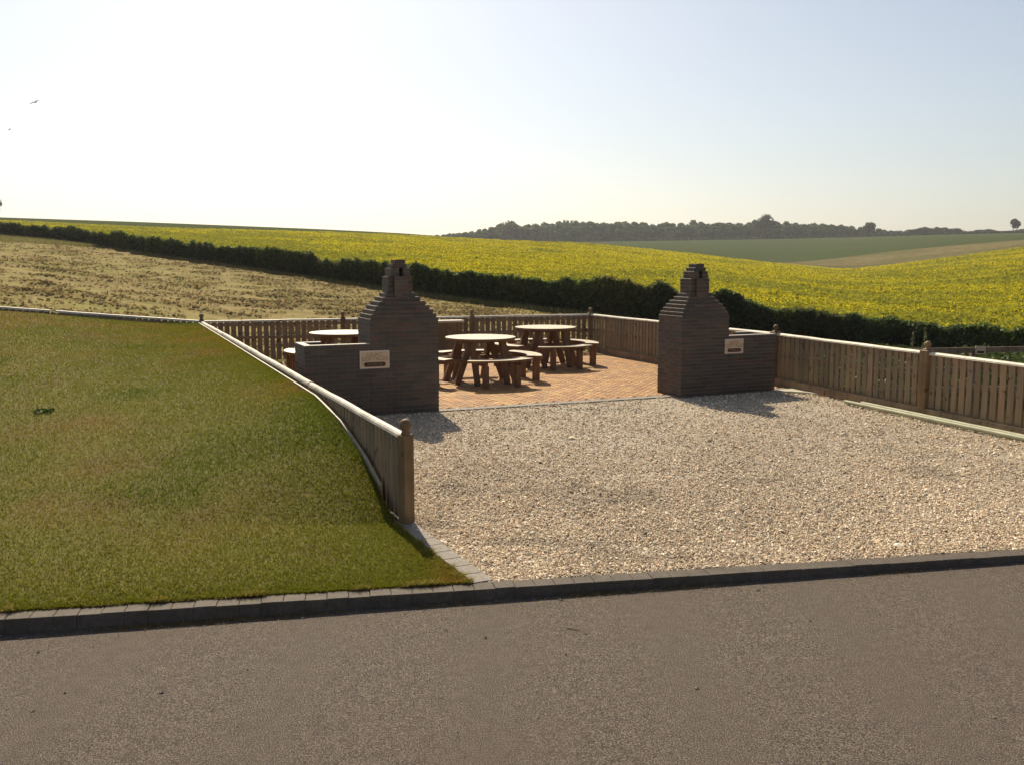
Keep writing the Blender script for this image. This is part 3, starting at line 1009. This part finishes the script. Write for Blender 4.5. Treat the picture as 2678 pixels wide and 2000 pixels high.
# its boards on the lawn side hold the bank back with a pale edging board
m = MB()
n = 60
off = Vector((math.sin(aLeft), -math.cos(aLeft), 0)) * -0.055
prev = None
for i_ in range(n + 1):
    q = 0.036 + (1 - 0.036) * i_ / n
    x, y = lerp2(BUR, LC, q)
    zt = float(np.interp(q, FT, FZ)) + 0.016
    row = [Vector((x, y, -0.1)) + off * 1.0, Vector((x, y, zt)) + off * 1.0, Vector((x, y, zt)) + off * 1.36, Vector((x, y, -0.1)) + off * 1.36]
    if prev is not None:
        pts = prev + row
        m.poly(pts, [[0, 1, 5, 4], [1, 2, 6, 5], [2, 3, 7, 6]] + ([[0, 3, 2, 1]] if i_ == 1 else []) + ([[4, 5, 6, 7]] if i_ == n else []))
    prev = row
m.build('gravel_board', M['wood_e'], f)

# fence at the back of the lawn
ub = Vector((LC[0] - BC[0], LC[1] - BC[1], 0)).normalized()
f = empty('fence', (0, 0, 0), label='low boarded fence showing only its rail above the back edge of the lawn', cat='fence')
pts = [Vector((*LC, 0)) + ub * (2.7 * k_) for k_ in range(4)]
for k_ in (1, 2, 3):
    post_parts(f, pts[k_].x, pts[k_].y, 0.2, 0.825 + 0.093 * 2.7 * k_ - 0.16, 0.09, aBack)
for k_ in range(3):
    z0_, z1_ = 0.825 + 0.093 * 2.7 * k_, 0.825 + 0.093 * 2.7 * (k_ + 1)
    bay(f, (pts[k_].x, pts[k_].y), (pts[k_ + 1].x, pts[k_ + 1].y), z0_, z1_, 0.2, 0.3, -1, gap=0.02)

# timber bin store against the back fence, mostly hidden behind the left chimney
o_ = Vector((-1.92, 19.70, 0))
f = empty('timber_store', (o_.x, o_.y, 0), aBack, label='dark timber store with a pale lid against the back fence, half hidden by a chimney', cat='storage box')
m = MB()
s = 0.0
while s < 0.9:
    m.box(s, s + 0.148, 0, 0.018, 0.02, 0.74, ch=0.002, col=(random.random() * 0.5,) * 3)
    s += 0.150
m.box(0, 0.9, 0.020, 0.30, 0.02, 0.74, col=(0.2,) * 3)
m.build('board_panel', M['wood_p'], f)
m = MB()
m.box(-0.02, 0.93, -0.03, 0.33, 0.745, 0.79, ch=0.004)
m.build('lid', M['wood_g'], f)

# two spare rails lying on the gravel
for (a, b, r_, lab) in (((4.80, 13.20), (6.07, 9.6), 0.027, 'pale half-round rail lying on the gravel, the one nearer the camera'),
                        ((4.97, 13.02), (6.19, 9.5), 0.030, 'pale half-round rail lying on the gravel against the fence foot')):
    a, b = Vector((*a, r_ + 0.008)), Vector((*b, r_ + 0.008))
    d = b - a
    m = MB()
    q = d.to_track_quat('Z', 'Y').to_matrix().to_4x4()
    m.lathe([(r_ * 0.9, 0), (r_, 0.01), (r_, d.length - 0.01), (r_ * 0.9, d.length)], 12)
    o = m.build('timber_rail', M['wood_pole'], None, loc=a, label=lab, cat='rail', group='spare rails on the gravel')
    o.rotation_euler = d.to_track_quat('Z', 'Y').to_euler()

# ------------------------------------------------------------------ round picnic tables
def disc_planks(R_, w, z0, z1, col=None, gap=0.004):
    m = MB()
    y = -R_
    while y < R_ - 0.005:
        ya, yb = y + gap / 2, min(y + w, R_) - gap / 2
        n_ = 7
        top = []
        for i_ in range(n_):
            yy_ = ya + (yb - ya) * i_ / (n_ - 1)
            top.append((math.sqrt(max(R_ * R_ - yy_ * yy_, 0.0004)), yy_))
        ring = top + [(-x, yy_) for x, yy_ in top[::-1]]
        k_ = len(ring)
        m.poly([(x, yy_, z0) for x, yy_ in ring] + [(x, yy_, z1) for x, yy_ in ring],
               [list(range(k_))[::-1], list(range(k_, 2 * k_))] + [[i_, (i_ + 1) % k_, k_ + (i_ + 1) % k_, k_ + i_] for i_ in range(k_)])
        y += w
    return m

def lit_shaded(o):
    """sunlit look painted on top faces, shaded look on edges and undersides"""
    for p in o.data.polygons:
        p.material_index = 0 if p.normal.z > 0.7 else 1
    return o

def bench_mb(phi):
    """curved seat of two planks"""
    m = MB()
    for r0, r1 in ((0.80, 0.925), (0.93, 1.055)):
        n_ = 12
        inn, out = [], []
        for i_ in range(n_ + 1):
            t = phi + R(-34 + 68 * i_ / n_)
            inn.append((r0 * math.cos(t), r0 * math.sin(t)))
            out.append((r1 * math.cos(t), r1 * math.sin(t)))
        ring = out + inn[::-1]
        k_ = len(ring)
        pts = [(x, y, 0.415) for x, y in ring] + [(x, y, 0.45) for x, y in ring]
        fs = [[i_, (i_ + 1) % k_, k_ + (i_ + 1) % k_, k_ + i_] for i_ in range(k_)]
        for i_ in range(n_):
            a_, b_, c_, d_ = i_, i_ + 1, k_ - 2 - i_, k_ - 1 - i_
            fs.append([k_ + a_, k_ + b_, k_ + c_, k_ + d_])
            fs.append([d_, c_, b_, a_])
        m.poly(pts, fs)
    return m

def make_table():
    root = empty('picnic_table', (0, 0, 0), cat='picnic table', group='round picnic tables on the brick patio')
    lit_shaded(disc_planks(0.60, 0.12, 0.722, 0.76).build('tabletop', [M['wood_top'], M['wood_t']], root))
    m = MB()
    for s in (-0.3, 0.3):
        m.beam((-0.5, s, 0.700), (0.5, s, 0.700), 0.045, 0.04)
    m.build('top_bearer', M['wood_t'], root)
    for q in range(4):
        phi = R(90 * q)
        lit_shaded(bench_mb(phi).build('seat', [M['wood_top'], M['wood_t']], root))
        c, s = math.cos(phi), math.sin(phi)
        W_ = lambda r_, t_, z_: (r_ * c - t_ * s, r_ * s + t_ * c, z_)
        for t in (-0.27, 0.27):
            m = MB()
            m.beam(W_(0.28, t, 0.70), W_(0.54, t, 0.0), 0.075, 0.10, up=(c, s, 0))
            m.build('leg', M['wood_t'], root)
            m = MB()
            m.beam(W_(0.92, t * 1.05, 0.0), W_(0.92, t * 1.05, 0.36), 0.075, 0.11, up=(c, s, 0))
            m.build('seat_post', M['wood_t'], root)
            m = MB()
            m.beam(W_(0.12, t * 1.17, 0.385), W_(1.03, t * 1.17, 0.385), 0.038, 0.06)
            m.build('seat_beam', M['wood_t'], root)
    return root

def dup(root):
    r_ = root.copy()
    COL.objects.link(r_)
    for ch in list(root.children):
        c = ch.copy()
        COL.objects.link(c)
        c.parent = r_
    return r_
tab = make_table()
spots = [((-0.54, 15.80), 24, 'round picnic table between the chimneys, the one closest to the gravel'),
         ((0.66, 18.30), 24, 'round picnic table nearest the right rear corner of the fence'),
         ((-3.09, 16.87), 24, 'round picnic table partly hidden behind the left barbecue wall')]
for i_, ((x, y), rz, lab) in enumerate(spots):
    o = tab if i_ == 0 else dup(tab)
    o.location = (x, y, 0.002)
    o.rotation_euler = (0, 0, R(rz))
    o['label'] = lab

# ------------------------------------------------------------------ outer post and rail fence with a little sign
f = empty('fence', (0, 0, 0), label='thin grey post and rail fence crossing the weeds beyond the right fence', cat='fence')
oa, ob = Vector((6.6, 16.9, 0)), Vector((12.4, 17.4, 0))
for k_ in range(4):
    p = oa.lerp(ob, k_ / 3)
    m = MB()
    m.box(-0.045, 0.045, -0.045, 0.045, -0.9, 0.42 + 0.02 * k_, Mx=Matrix.Translation((p.x, p.y, 0)))
    m.build('post', M['wood_r'], f)
for dz in (0.0, -0.36, -0.72):
    m = MB()
    m.beam(oa + Vector((-0.1, -0.06, 0.40 + dz)), ob + Vector((0.1, -0.06, 0.46 + dz)), 0.03, 0.10)
    m.build('rail', M['wood_r'], f)
s_ = empty('sign', (8.62, 16.98, 0.42), label='tiny cream sign on the thin fence beyond the right fence', cat='sign')
m = MB()
m.box(-0.095, 0.095, -0.015, 0, -0.075, 0.075, ch=0.002)
m.build('sign_board', M['sign'], s_)
m = MB()
m.box(-0.065, 0.065, -0.018, -0.0155, -0.055, -0.015)
m.build('name_band', M['pill'], s_)

# ------------------------------------------------------------------ vegetation
GREEN = [(0.040, 0.062, 0.018), (0.028, 0.045, 0.014), (0.060, 0.085, 0.022), (0.034, 0.040, 0.016)]

# the hedge
n = 190000
u = rng.uniform(0, 1, n)
s = -0.86 + (0.90 + 0.86) * u ** 0.9
hd = hedge_d(s)
# more leaves where the hedge is near
depth = rng.uniform(-0.75, 0.75, n)
top = 1.58 + 0.18 * vnoise(s * hd * 0.35, hd * 0.2, 31) + 0.20 * vnoise(s * hd * 1.1, hd * 0.7, 32) + 0.16 * vnoise(s * hd * 2.6, hd * 1.7, 35) * (rng.uniform(0, 1, n) < 0.7)
bumpx = [(0.107, 1.2, 0.45), (0.165, 0.5, 0.45), (0.232, 0.9, 0.35), (-0.102, 0.6, 0.35), (-0.25, 1.5, 0.25)]
for c, w, hgt in bumpx:
    top = top + hgt * np.exp(-((s - c) * hd / w) ** 2)
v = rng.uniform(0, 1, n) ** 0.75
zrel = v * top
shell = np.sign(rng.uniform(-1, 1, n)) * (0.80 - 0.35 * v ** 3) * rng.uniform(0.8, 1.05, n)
dep = np.where(rng.uniform(0, 1, n) < 0.6, shell, depth * (1 - 0.4 * v ** 3))
yy = hd + 0.85 + dep + 0.18 * vnoise(s * hd * 0.8, v * 2.2, 33)
xx = s * yy
zg = terr(s, hd)
P = np.stack([xx, yy, zg + zrel], 1)
cb = np.array(GREEN)[rng.integers(0, 4, n)] * rng.uniform(0.7, 1.3, (n, 1))
hb = np.clip(vnoise(xx * 0.4, zrel * 1.0, 34) * 1.2, 0, 1)[:, None]
cb = cb * (1 - 0.35 * hb) + np.array([(0.07, 0.05, 0.03)]) * 0.35 * hb
sp_ = np.clip(vnoise(s * hd * 0.55, hd * 0.4, 36) * 1.4, -1, 1)[:, None]
cb = cb * (0.75 + 1.5 * v ** 4)[:, None] * (1 + 0.25 * sp_) * np.where(sp_ > 0.2, np.array([(1.2, 1.1, 0.8)]), np.array([(1.0, 1.0, 0.95)]))  # sunlit hedge top painted in: leaves lighten with height
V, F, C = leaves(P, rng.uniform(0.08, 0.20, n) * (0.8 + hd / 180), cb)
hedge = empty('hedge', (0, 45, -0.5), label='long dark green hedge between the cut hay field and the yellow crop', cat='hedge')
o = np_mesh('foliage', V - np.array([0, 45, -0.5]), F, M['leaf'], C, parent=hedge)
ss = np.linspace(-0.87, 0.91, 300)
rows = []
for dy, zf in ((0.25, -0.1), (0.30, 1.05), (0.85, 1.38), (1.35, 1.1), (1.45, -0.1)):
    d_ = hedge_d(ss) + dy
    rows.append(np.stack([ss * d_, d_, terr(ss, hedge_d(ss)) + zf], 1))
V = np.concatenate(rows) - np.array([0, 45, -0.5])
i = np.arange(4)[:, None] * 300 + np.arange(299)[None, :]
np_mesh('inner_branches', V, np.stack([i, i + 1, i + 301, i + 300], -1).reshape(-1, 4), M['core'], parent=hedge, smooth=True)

# flowering rapeseed
n = 300000
s = rng.uniform(-0.72, 0.74, n)
hd = hedge_d(s) + 1.6
d = hd * (225 / hd) ** (rng.uniform(0, 1, n) ** 0.95)
x = s * d
z = terr(s, d) + rape_bump(x, d)
size = 0.8 + d / 140
pat = 0.40 * vnoise(x * 0.06, d * 0.045, 41) + 0.45 * vnoise(x * 0.20, d * 0.16, 42) + 0.35 * vnoise(x * 0.55, d * 0.45, 43) - 0.12
leftg = np.clip((-s - 0.12) * 1.5, 0, 0.35) + np.clip((50 - (d - hd)) / 50, 0, 1) * np.clip((-s - 0.05) * 1.6, 0, 0.4)
yel = np.clip(0.93 + pat * 1.9 - leftg, 0.05, 0.98)
Q = []
# stems and leaves
a = rng.uniform(0, 2 * np.pi, n)
hgt = rng.uniform(0.14, 0.34, n)
X = np.stack([np.cos(a), np.sin(a) * 0.5, a * 0], 1) * (0.09 * size)[:, None]
Y = np.stack([rng.normal(0, 0.15, n), rng.normal(0, 0.15, n), np.ones(n)], 1) * (hgt / 2)[:, None]
P0 = np.stack([x, d, z + hgt / 2], 1)
gc = np.array([(0.27, 0.26, 0.025)]) * rng.uniform(0.6, 1.3, (n, 1))
Q.append(quads(P0, X, Y, gc))
for k_ in range(4):
    off = np.stack([rng.normal(0, 0.16, n), rng.normal(0, 0.16, n), hgt * rng.uniform(0.55, 1.15, n)], 1) * np.stack([size, size, np.ones(n)], 1)
    isy = rng.uniform(0, 1, n) < yel
    yc = np.array([(0.66, 0.55, 0.014)]) * rng.uniform(0.7, 1.15, (n, 1))
    g2 = np.array([(0.24, 0.25, 0.035)]) * rng.uniform(0.6, 1.3, (n, 1))
    Q.append(leaves(np.stack([x, d, z], 1) + off, rng.uniform(0.03, 0.066, n) * size, np.where(isy[:, None], yc, g2), 0.7))
V = np.concatenate([q[0] for q in Q])
C = np.concatenate([q[2] for q in Q])
np_mesh('rapeseed_crop', V, np.arange(len(V)).reshape(-1, 4), M['flower'], C, kind='stuff')

# cut hay lying in rows across the meadow
n = 110000
s = rng.uniform(-0.80, 0.10, n)
hd = hedge_d(s)
e_ = edge(s) + 0.3
d = e_ * (hd / e_) ** (rng.uniform(0, 1, n))
x = s * d
rs = hay_rows_at(x, d)
keep = (rng.uniform(0, 1, n) < rs * 0.9 - 0.28) | (rng.uniform(0, 1, n) < 0.006)
x, d, s = x[keep], d[keep], s[keep]
n = len(x)
z = terr(s, d) + hay_bump(x, d)
Q = []
for k_ in range(5):
    P = np.stack([x + rng.normal(0, 0.22, n), d + rng.normal(0, 0.05, n), z + rng.uniform(-0.01, 0.03, n)], 1)
    hc = np.array([(0.27, 0.195, 0.10)]) * rng.uniform(0.8, 1.15, (n, 1))
    gg = np.array([(0.24, 0.205, 0.08)]) * rng.uniform(0.6, 1.2, (n, 1))
    Q.append(leaves(P, rng.uniform(0.04, 0.11, n) * (0.8 + d / 140), np.where(rng.uniform(0, 1, (n, 1)) < 0.7, hc, gg), 0.25))
V = np.concatenate([q[0] for q in Q])
C = np.concatenate([q[2] for q in Q])
np_mesh('hay_swaths', V, np.arange(len(V)).reshape(-1, 4), M['haytuft'], C, kind='stuff')

# long grass at the hedge foot and the uncut corner at the far left
n = 50000
s = rng.uniform(-0.62, 0.2, n)
far_left = rng.uniform(0, 1, n) < 0.55
s = np.where(far_left, rng.uniform(-0.80, -0.44, n), s)
hd = hedge_d(s)
wdt = np.where(far_left, np.clip((-0.44 - s) / 0.10, 0, 1) * 22 + 0.5, 0.9)
d = hd + 0.2 - rng.uniform(0, 1, n) * wdt
x = s * d
P = np.stack([x, d, terr(s, d)], 1)
c = np.array([(0.22, 0.19, 0.08)]) * rng.uniform(0.5, 1.4, (n, 1)) + np.array([(0.0, 0.02, 0.0)]) * rng.uniform(0, 1, (n, 1))
V, F, C = blades(P, rng.uniform(0.15, 0.42, n), np.full(n, 0.05), c, 0.3)
np_mesh('long_grass', V, F, M['blade'], C, kind='stuff')

# weeds beyond the right fence
n = 60000
x = rng.uniform(6.6, 17.5, n)
d = rng.uniform(17.6, 31, n)
s = x / d
okk = (s > 0.33) & (s < 0.62)
x, d, s = x[okk], d[okk], s[okk]
n = len(x)
den = vnoise(x * 0.7, d * 0.5, 61)
h = np.clip(0.14 + 0.10 * den + (0.55 + 0.35 * den) * np.clip((s - 0.44) / 0.04, 0, 1) * np.clip((21.5 - d) / 3, 0, 1) + rng.normal(0, 0.05, n), 0.06, 0.9)
zb = terr(s, d)
P = np.stack([x, d, zb + h * rng.uniform(0.3, 1, n)], 1)
c = np.array([(0.06, 0.085, 0.022)]) * rng.uniform(0.5, 1.5, (n, 1))
V, F, C = leaves(P, rng.uniform(0.03, 0.08, n), c)
np_mesh('weeds', V, F, M['leaf'], C, kind='stuff')
for (x, d, h, lab) in ((8.05, 18.6, 1.15, 'tall pale dry weed stalk in front of the hedge, left one of the pair'),
                       (8.34, 18.7, 1.2, 'tall pale dry weed stalk in front of the hedge, right one of the pair')):
    rt = empty('weed_stalk', (x, d, float(terr(x / d, d))), label=lab, cat='plant', group='pale stalks by the hedge')
    m = MB()
    m.tube((0, 0, 0), (0.02, 0, h), 0.009, 6, 0.005)
    m.build('stem', M['wood_e'], rt)
    n = 60
    zz_ = rng.uniform(0.45, 1.0, n) * h
    P = np.stack([0.02 * zz_ + rng.normal(0, 0.022, n), rng.normal(0, 0.022, n), zz_], 1)
    V, F, C = leaves(P, np.full(n, 0.05), np.array([(0.12, 0.13, 0.06)]) * rng.uniform(0.7, 1.2, (n, 1)))
    np_mesh('leaves', V, F, M['leaf'], C, parent=rt)

# ---- distant trees
def crown_leaves(cx, cy, z0, z1, rad, n, leaf, base):
    """leaf clumps on a handful of lobes; returns points, sizes, colours"""
    nl = max(4, int(n / 90))
    H = z1 - z0
    lobes = []
    for i_ in range(nl):
        a = random.uniform(0, 2 * math.pi)
        t = random.uniform(0.12, 0.85)
        r_ = rad * (0.75 * math.sin(math.pi * min(1, t * 0.75 + 0.22))) * random.uniform(0.3, 1.0)
        lobes.append((cx + r_ * math.cos(a), cy + r_ * math.sin(a), z0 + H * t, rad * random.uniform(0.28, 0.48)))
    lobes.append((cx, cy, z1 - rad * 0.38, rad * 0.42))
    lob = np.array(lobes)
    k_ = rng.integers(0, len(lob), n)
    D_ = rdir(n)
    rr_ = lob[k_, 3] * rng.uniform(0.65, 1.05, n)
    P = lob[k_, :3] + D_ * rr_[:, None] * np.array([1, 1, 0.8])
    P[:, 2] = np.clip(P[:, 2], z0 - 0.3, z1 + 0.4)
    tone = rng.uniform(0.55, 1.5, (len(lob), 1))[k_]
    C = np.array([base]) * tone * rng.uniform(0.75, 1.25, (n, 1))
    return P, rng.uniform(0.7, 1.3, n) * leaf, C

def tree(name, x, y, zg, H, rad, label, base=(0.05, 0.065, 0.03), n=1500, leaf=0.9, trunk_h=0.25, group='single trees along the skyline'):
    root = empty(name, (x, y, zg), label=label, cat='tree', group=group)
    m = MB()
    m.lathe([(H * 0.035, -0.5), (H * 0.026, H * trunk_h), (H * 0.015, H * 0.6), (0.05, H * 0.85)], 8)
    for i_ in range(7):
        a = random.uniform(0, 2 * math.pi)
        zb = H * random.uniform(trunk_h, 0.6)
        L_b = rad * random.uniform(0.5, 0.85)
        m.tube((0, 0, zb), (L_b * math.cos(a), L_b * math.sin(a), zb + L_b * 0.6), H * 0.012, 5, H * 0.004)
    m.build('trunk', M['bark'], root)
    P, S_, C = crown_leaves(0, 0, H * trunk_h, H, rad, n, leaf, base)
    V, F, C = leaves(P, S_, C)
    np_mesh('crown', V, F, M['leaf'], C, parent=root)
    return root
def gz(x, y):
    return float(terr(x / y, y))
tree('tree', 184.9, 688, gz(184.9, 688), 37.9 - gz(184.9, 688), 7.6, 'tallest tree of the skyline wood, rising well above the others', n=2200)
tree('tree', 263.4, 690, gz(263.4, 690), 31.6 - gz(263.4, 690), 5.2, 'small domed tree near the right end of the skyline wood', n=1200)
tree('tree', -1.5, 690, gz(-1.5, 690), 32.8 - gz(-1.5, 690), 9.0, 'broad domed tree at the left end of the skyline wood', n=2000)
tree('tree', 342.0, 640, gz(342, 640), 31.6 - gz(342, 640), 4.9, 'lone spreading tree on the right skyline with its trunk showing', n=700, leaf=0.8, trunk_h=0.38, base=(0.035, 0.042, 0.022))
tree('tree', 334.5, 600, gz(334.5, 600), 27.3 - gz(334.5, 600), 4.5, 'dark round tree cut off by the right edge of the photo', n=900, leaf=0.8, base=(0.035, 0.045, 0.022))
tree('tree', -165.6, 300, gz(-168.2, 300), 6.8, 3.6, 'tree tip poking in at the left edge above the hill crest', n=1800, leaf=0.4, trunk_h=0.08)

WT = [(-69.8, 22.242), (-50.7, 23.267), (-36.8, 24.975), (-22.9, 27.023), (-16.0, 28.729), (-2.1, 32.4), (15.3, 30.433), (32.6, 33.498), (67.4, 33.839), (84.7, 33.158),
      (119.4, 31.796), (136.8, 33.498), (157.6, 32.137), (178.5, 32.818), (206.2, 33.158), (223.6, 31.796), (241.0, 31.115), (254.9, 29.751), (275.7, 28.047), (291.3, 25.8)]
wx, wz = zip(*WT)
PP, SZ, CC = [], [], []
for row, (yy_, dx, sc) in enumerate(((700, 3.6, 0.55), (706, 3.8, 0.82), (714, 5.0, 1.0), (726, 6.0, 1.02))):
    x = -78 + row * 2
    while x < 296:
        H_top = float(np.interp(x, wx, wz))
        g_ = gz(x * 700 / yy_, 700)
        H = max(2.2, (H_top - 2 - 0.0) * yy_ / 700 + 2 - g_) * sc * random.uniform(0.86, 1.05)
        rad = min(8.5, max(2.4, H * random.uniform(0.36, 0.52)))
        b = [(0.070, 0.112, 0.050), (0.055, 0.092, 0.046), (0.098, 0.135, 0.060), (0.060, 0.096, 0.054)][random.randrange(4)]
        P, S_, C = crown_leaves(x, yy_ + random.uniform(-3, 3), g_ - 0.5, g_ + H, rad, int(420 + rad * 60), 1.5, b)
        PP.append(P); SZ.append(S_); CC.append(C)
        x += dx * random.uniform(0.7, 1.3) * (0.6 + rad / 12)
V, F, C = leaves(np.concatenate(PP), np.concatenate(SZ), np.concatenate(CC))
np_mesh('woodland', V, F, M['leaf'], C, kind='stuff')

# hedgerows of the far fields
def hedgerow(x0, x1, y0, y1, hf, label, n, leaf=0.8, base=(0.035, 0.05, 0.024), wid=1.2):
    t = rng.uniform(0, 1, n)
    x, y = x0 + (x1 - x0) * t, y0 + (y1 - y0) * t
    g_ = terr(x / y, y)
    H = hf(t) * (1 + 0.25 * vnoise(x * 0.35, y * 0.1, 71))
    P = np.stack([x, y + rng.normal(0, wid, n), g_ + H * rng.uniform(0, 1, n)], 1)
    V, F, C = leaves(P, rng.uniform(0.6, 1.2, n) * leaf, np.array([base]) * rng.uniform(0.7, 1.3, (n, 1)))
    return np_mesh('hedgerow', V, F, M['leaf'], C, label=label, cat='hedge', group='hedgerows of the far fields')
hedgerow(90, 350, 696, 640, lambda t: 1.3 + 0 * t, 'thin dark hedge line along the top of the far green field', 9000)
hedgerow(288, 336, 690, 686, lambda t: 1.2 + 3.4 * np.clip(np.sin(np.clip(t * 1.15, 0, 1) * np.pi), 0, 1) ** 0.45, 'thick bushy hedge right of the wood on the skyline', 6000, wid=2)
hedgerow(337, 372, 684, 668, lambda t: 1.6 + 0.8 * np.sin(t * 9), 'low patchy hedge beside the lone tree', 1800)

# ------------------------------------------------------------------ litter on the road
m = MB()
m.tube((0, 0, 0.004), (0.075, -0.028, 0.004), 0.0035, 6, 0.002)
m.tube((0.03, -0.011, 0.005), (0.045, 0.006, 0.008), 0.0018, 5, 0.001)
m.build('twig', M['wood_p'], None, loc=(0.315, 5.08, road_z(0.3) + 0.002), label='small brown twig lying on the tarmac near the kerb', cat='twig')
N = 420
px = rng.uniform(-3.2, 3.6, N)
py = np.where(rng.uniform(0, 1, N) < 0.6, 5.55 + KS * px - np.abs(rng.normal(0.03, 0.08, N)), rng.uniform(3.2, 5.4, N))
py = np.minimum(py, 5.55 + KS * px)
sz = rng.gamma(2.5, 0.0016, N) + 0.001
P = octv[None] * (1 + rng.uniform(-0.3, 0.3, (N, 6, 3)))
V = P * sz[:, None, None] + np.stack([px, py, np.interp(px, [-3, 5], [road_z(-3), road_z(5)]) + sz * 0.4], 1)[:, None]
F = (octf[None] + (np.arange(N) * 6)[:, None, None]).reshape(-1, 3)
np_mesh('pebbles', V.reshape(-1, 3), F, M['pebble'], None, kind='stuff')
# dry grass clippings along the kerb foot
n = 2600
cl = rng.choice([-2.15, -1.75, -1.3, -0.4, 0.55, 1.1, 2.6], n, p=[0.22, 0.22, 0.12, 0.08, 0.2, 0.1, 0.06]) + rng.normal(0, 0.16, n)
py = 5.56 + KS * cl - np.abs(rng.normal(0, 0.028, n))
P = np.stack([cl, py, np.interp(cl, [-3, 5], [road_z(-3), road_z(5)]) + rng.uniform(0, 0.006, n)], 1)
a = rng.uniform(0, 2 * np.pi, n)
L_ = rng.uniform(0.008, 0.03, n)
X = np.stack([np.cos(a), np.sin(a), rng.normal(0, 0.3, n)], 1) * L_[:, None]
Y = np.stack([-np.sin(a), np.cos(a), a * 0], 1) * 0.0011
V, F, C = quads(P, X, Y, np.array([(0.30, 0.22, 0.10)]) * rng.uniform(0.5, 1.3, (n, 1)))
np_mesh('dry_clippings', V, F, M['blade'], C, kind='stuff')

# lawn weeds that stand out
for (x, y, r_, lab) in ((-5.15, 9.95, 0.065, 'dark green weed rosette in the left of the lawn'),):
    best = LV[np.argmin((LV[:, 0] - x) ** 2 + (LV[:, 1] - y) ** 2)]
    n = 90
    a = rng.uniform(0, 2 * np.pi, n)
    rr_ = rng.uniform(0, r_ * 1.6, n)
    P = np.stack([rr_ * np.cos(a), rr_ * np.sin(a), rng.uniform(0.005, 0.03, n)], 1)
    V, F, C = leaves(P, rng.uniform(0.02, 0.04, n), np.array([(0.05, 0.085, 0.015)]) * rng.uniform(0.7, 1.3, (n, 1)), 0.4)
    np_mesh('weed', V, F, M['leaf'], C, label=lab, cat='plant').location = tuple(best)

# ------------------------------------------------------------------ birds
def bird(loc, span, rz, label):
    """one continuous body with spread wings and a tail"""
    s = span / 2
    P = [(0.30, 0, 0.0), (0.16, 0.05, 0.03), (0.16, -0.05, 0.03), (0.0, 0.075, 0.05), (0.0, -0.075, 0.05), (-0.2, 0.04, 0.02), (-0.2, -0.04, 0.02), (-0.36, 0.07, 0.0), (-0.36, -0.07, 0.0),
         (0.05, 0, -0.06), (0.02, 0.45, 0.20), (-0.10, 0.42, 0.19), (-0.12, 1.0, 0.05), (-0.17, 0.95, 0.045), (0.02, -0.45, 0.20), (-0.10, -0.42, 0.19), (-0.12, -1.0, 0.05), (-0.17, -0.95, 0.045)]
    F = [(0, 1, 2), (1, 3, 4, 2), (3, 5, 6, 4), (5, 7, 8, 6), (0, 9, 1), (0, 2, 9), (1, 9, 3), (3, 9, 5), (2, 4, 9), (4, 6, 9), (5, 9, 6),
         (1, 10, 11, 3), (10, 12, 13, 11), (2, 4, 15, 14), (14, 15, 17, 16), (3, 11, 5), (4, 6, 15)]
    me = bpy.data.meshes.new('bird')
    me.from_pydata([(a * s, b * s, c * s) for a, b, c in P], [], F)
    o = link('bird', me, M['bird'], label=label, cat='bird', group='gulls in the sky')
    o.location = loc
    o.rotation_euler = (R(-14), R(8), rz)
    mod = o.modifiers.new('thick', 'SOLIDIFY')
    mod.thickness = 0.03
bird((-30.0, 60, 12.05), 0.75, R(70), 'grey gull with spread wings in the upper left sky')
bird((-31.7, 60, 10.4), 0.4, R(40), 'small faint bird at the left edge of the sky, below the gull')

# ------------------------------------------------------------------ haze
m = MB()
m.box(-1650, 1650, -320, 1700, -4, 60)
hz = m.build('haze', None, kind='stuff')
hm = bpy.data.materials.new('haze')
hm.use_nodes = True
hm.node_tree.nodes.clear()
ho = hm.node_tree.nodes.new('ShaderNodeOutputMaterial')
hv = hm.node_tree.nodes.new('ShaderNodeVolumePrincipled')
hv.inputs['Color'].default_value = (0.9, 0.93, 1.0, 1)
hv.inputs['Density'].default_value = 0.00018
hv.inputs['Anisotropy'].default_value = 0.3
hm.node_tree.links.new(hv.outputs[0], ho.inputs['Volume'])
hz.data.materials.append(hm)
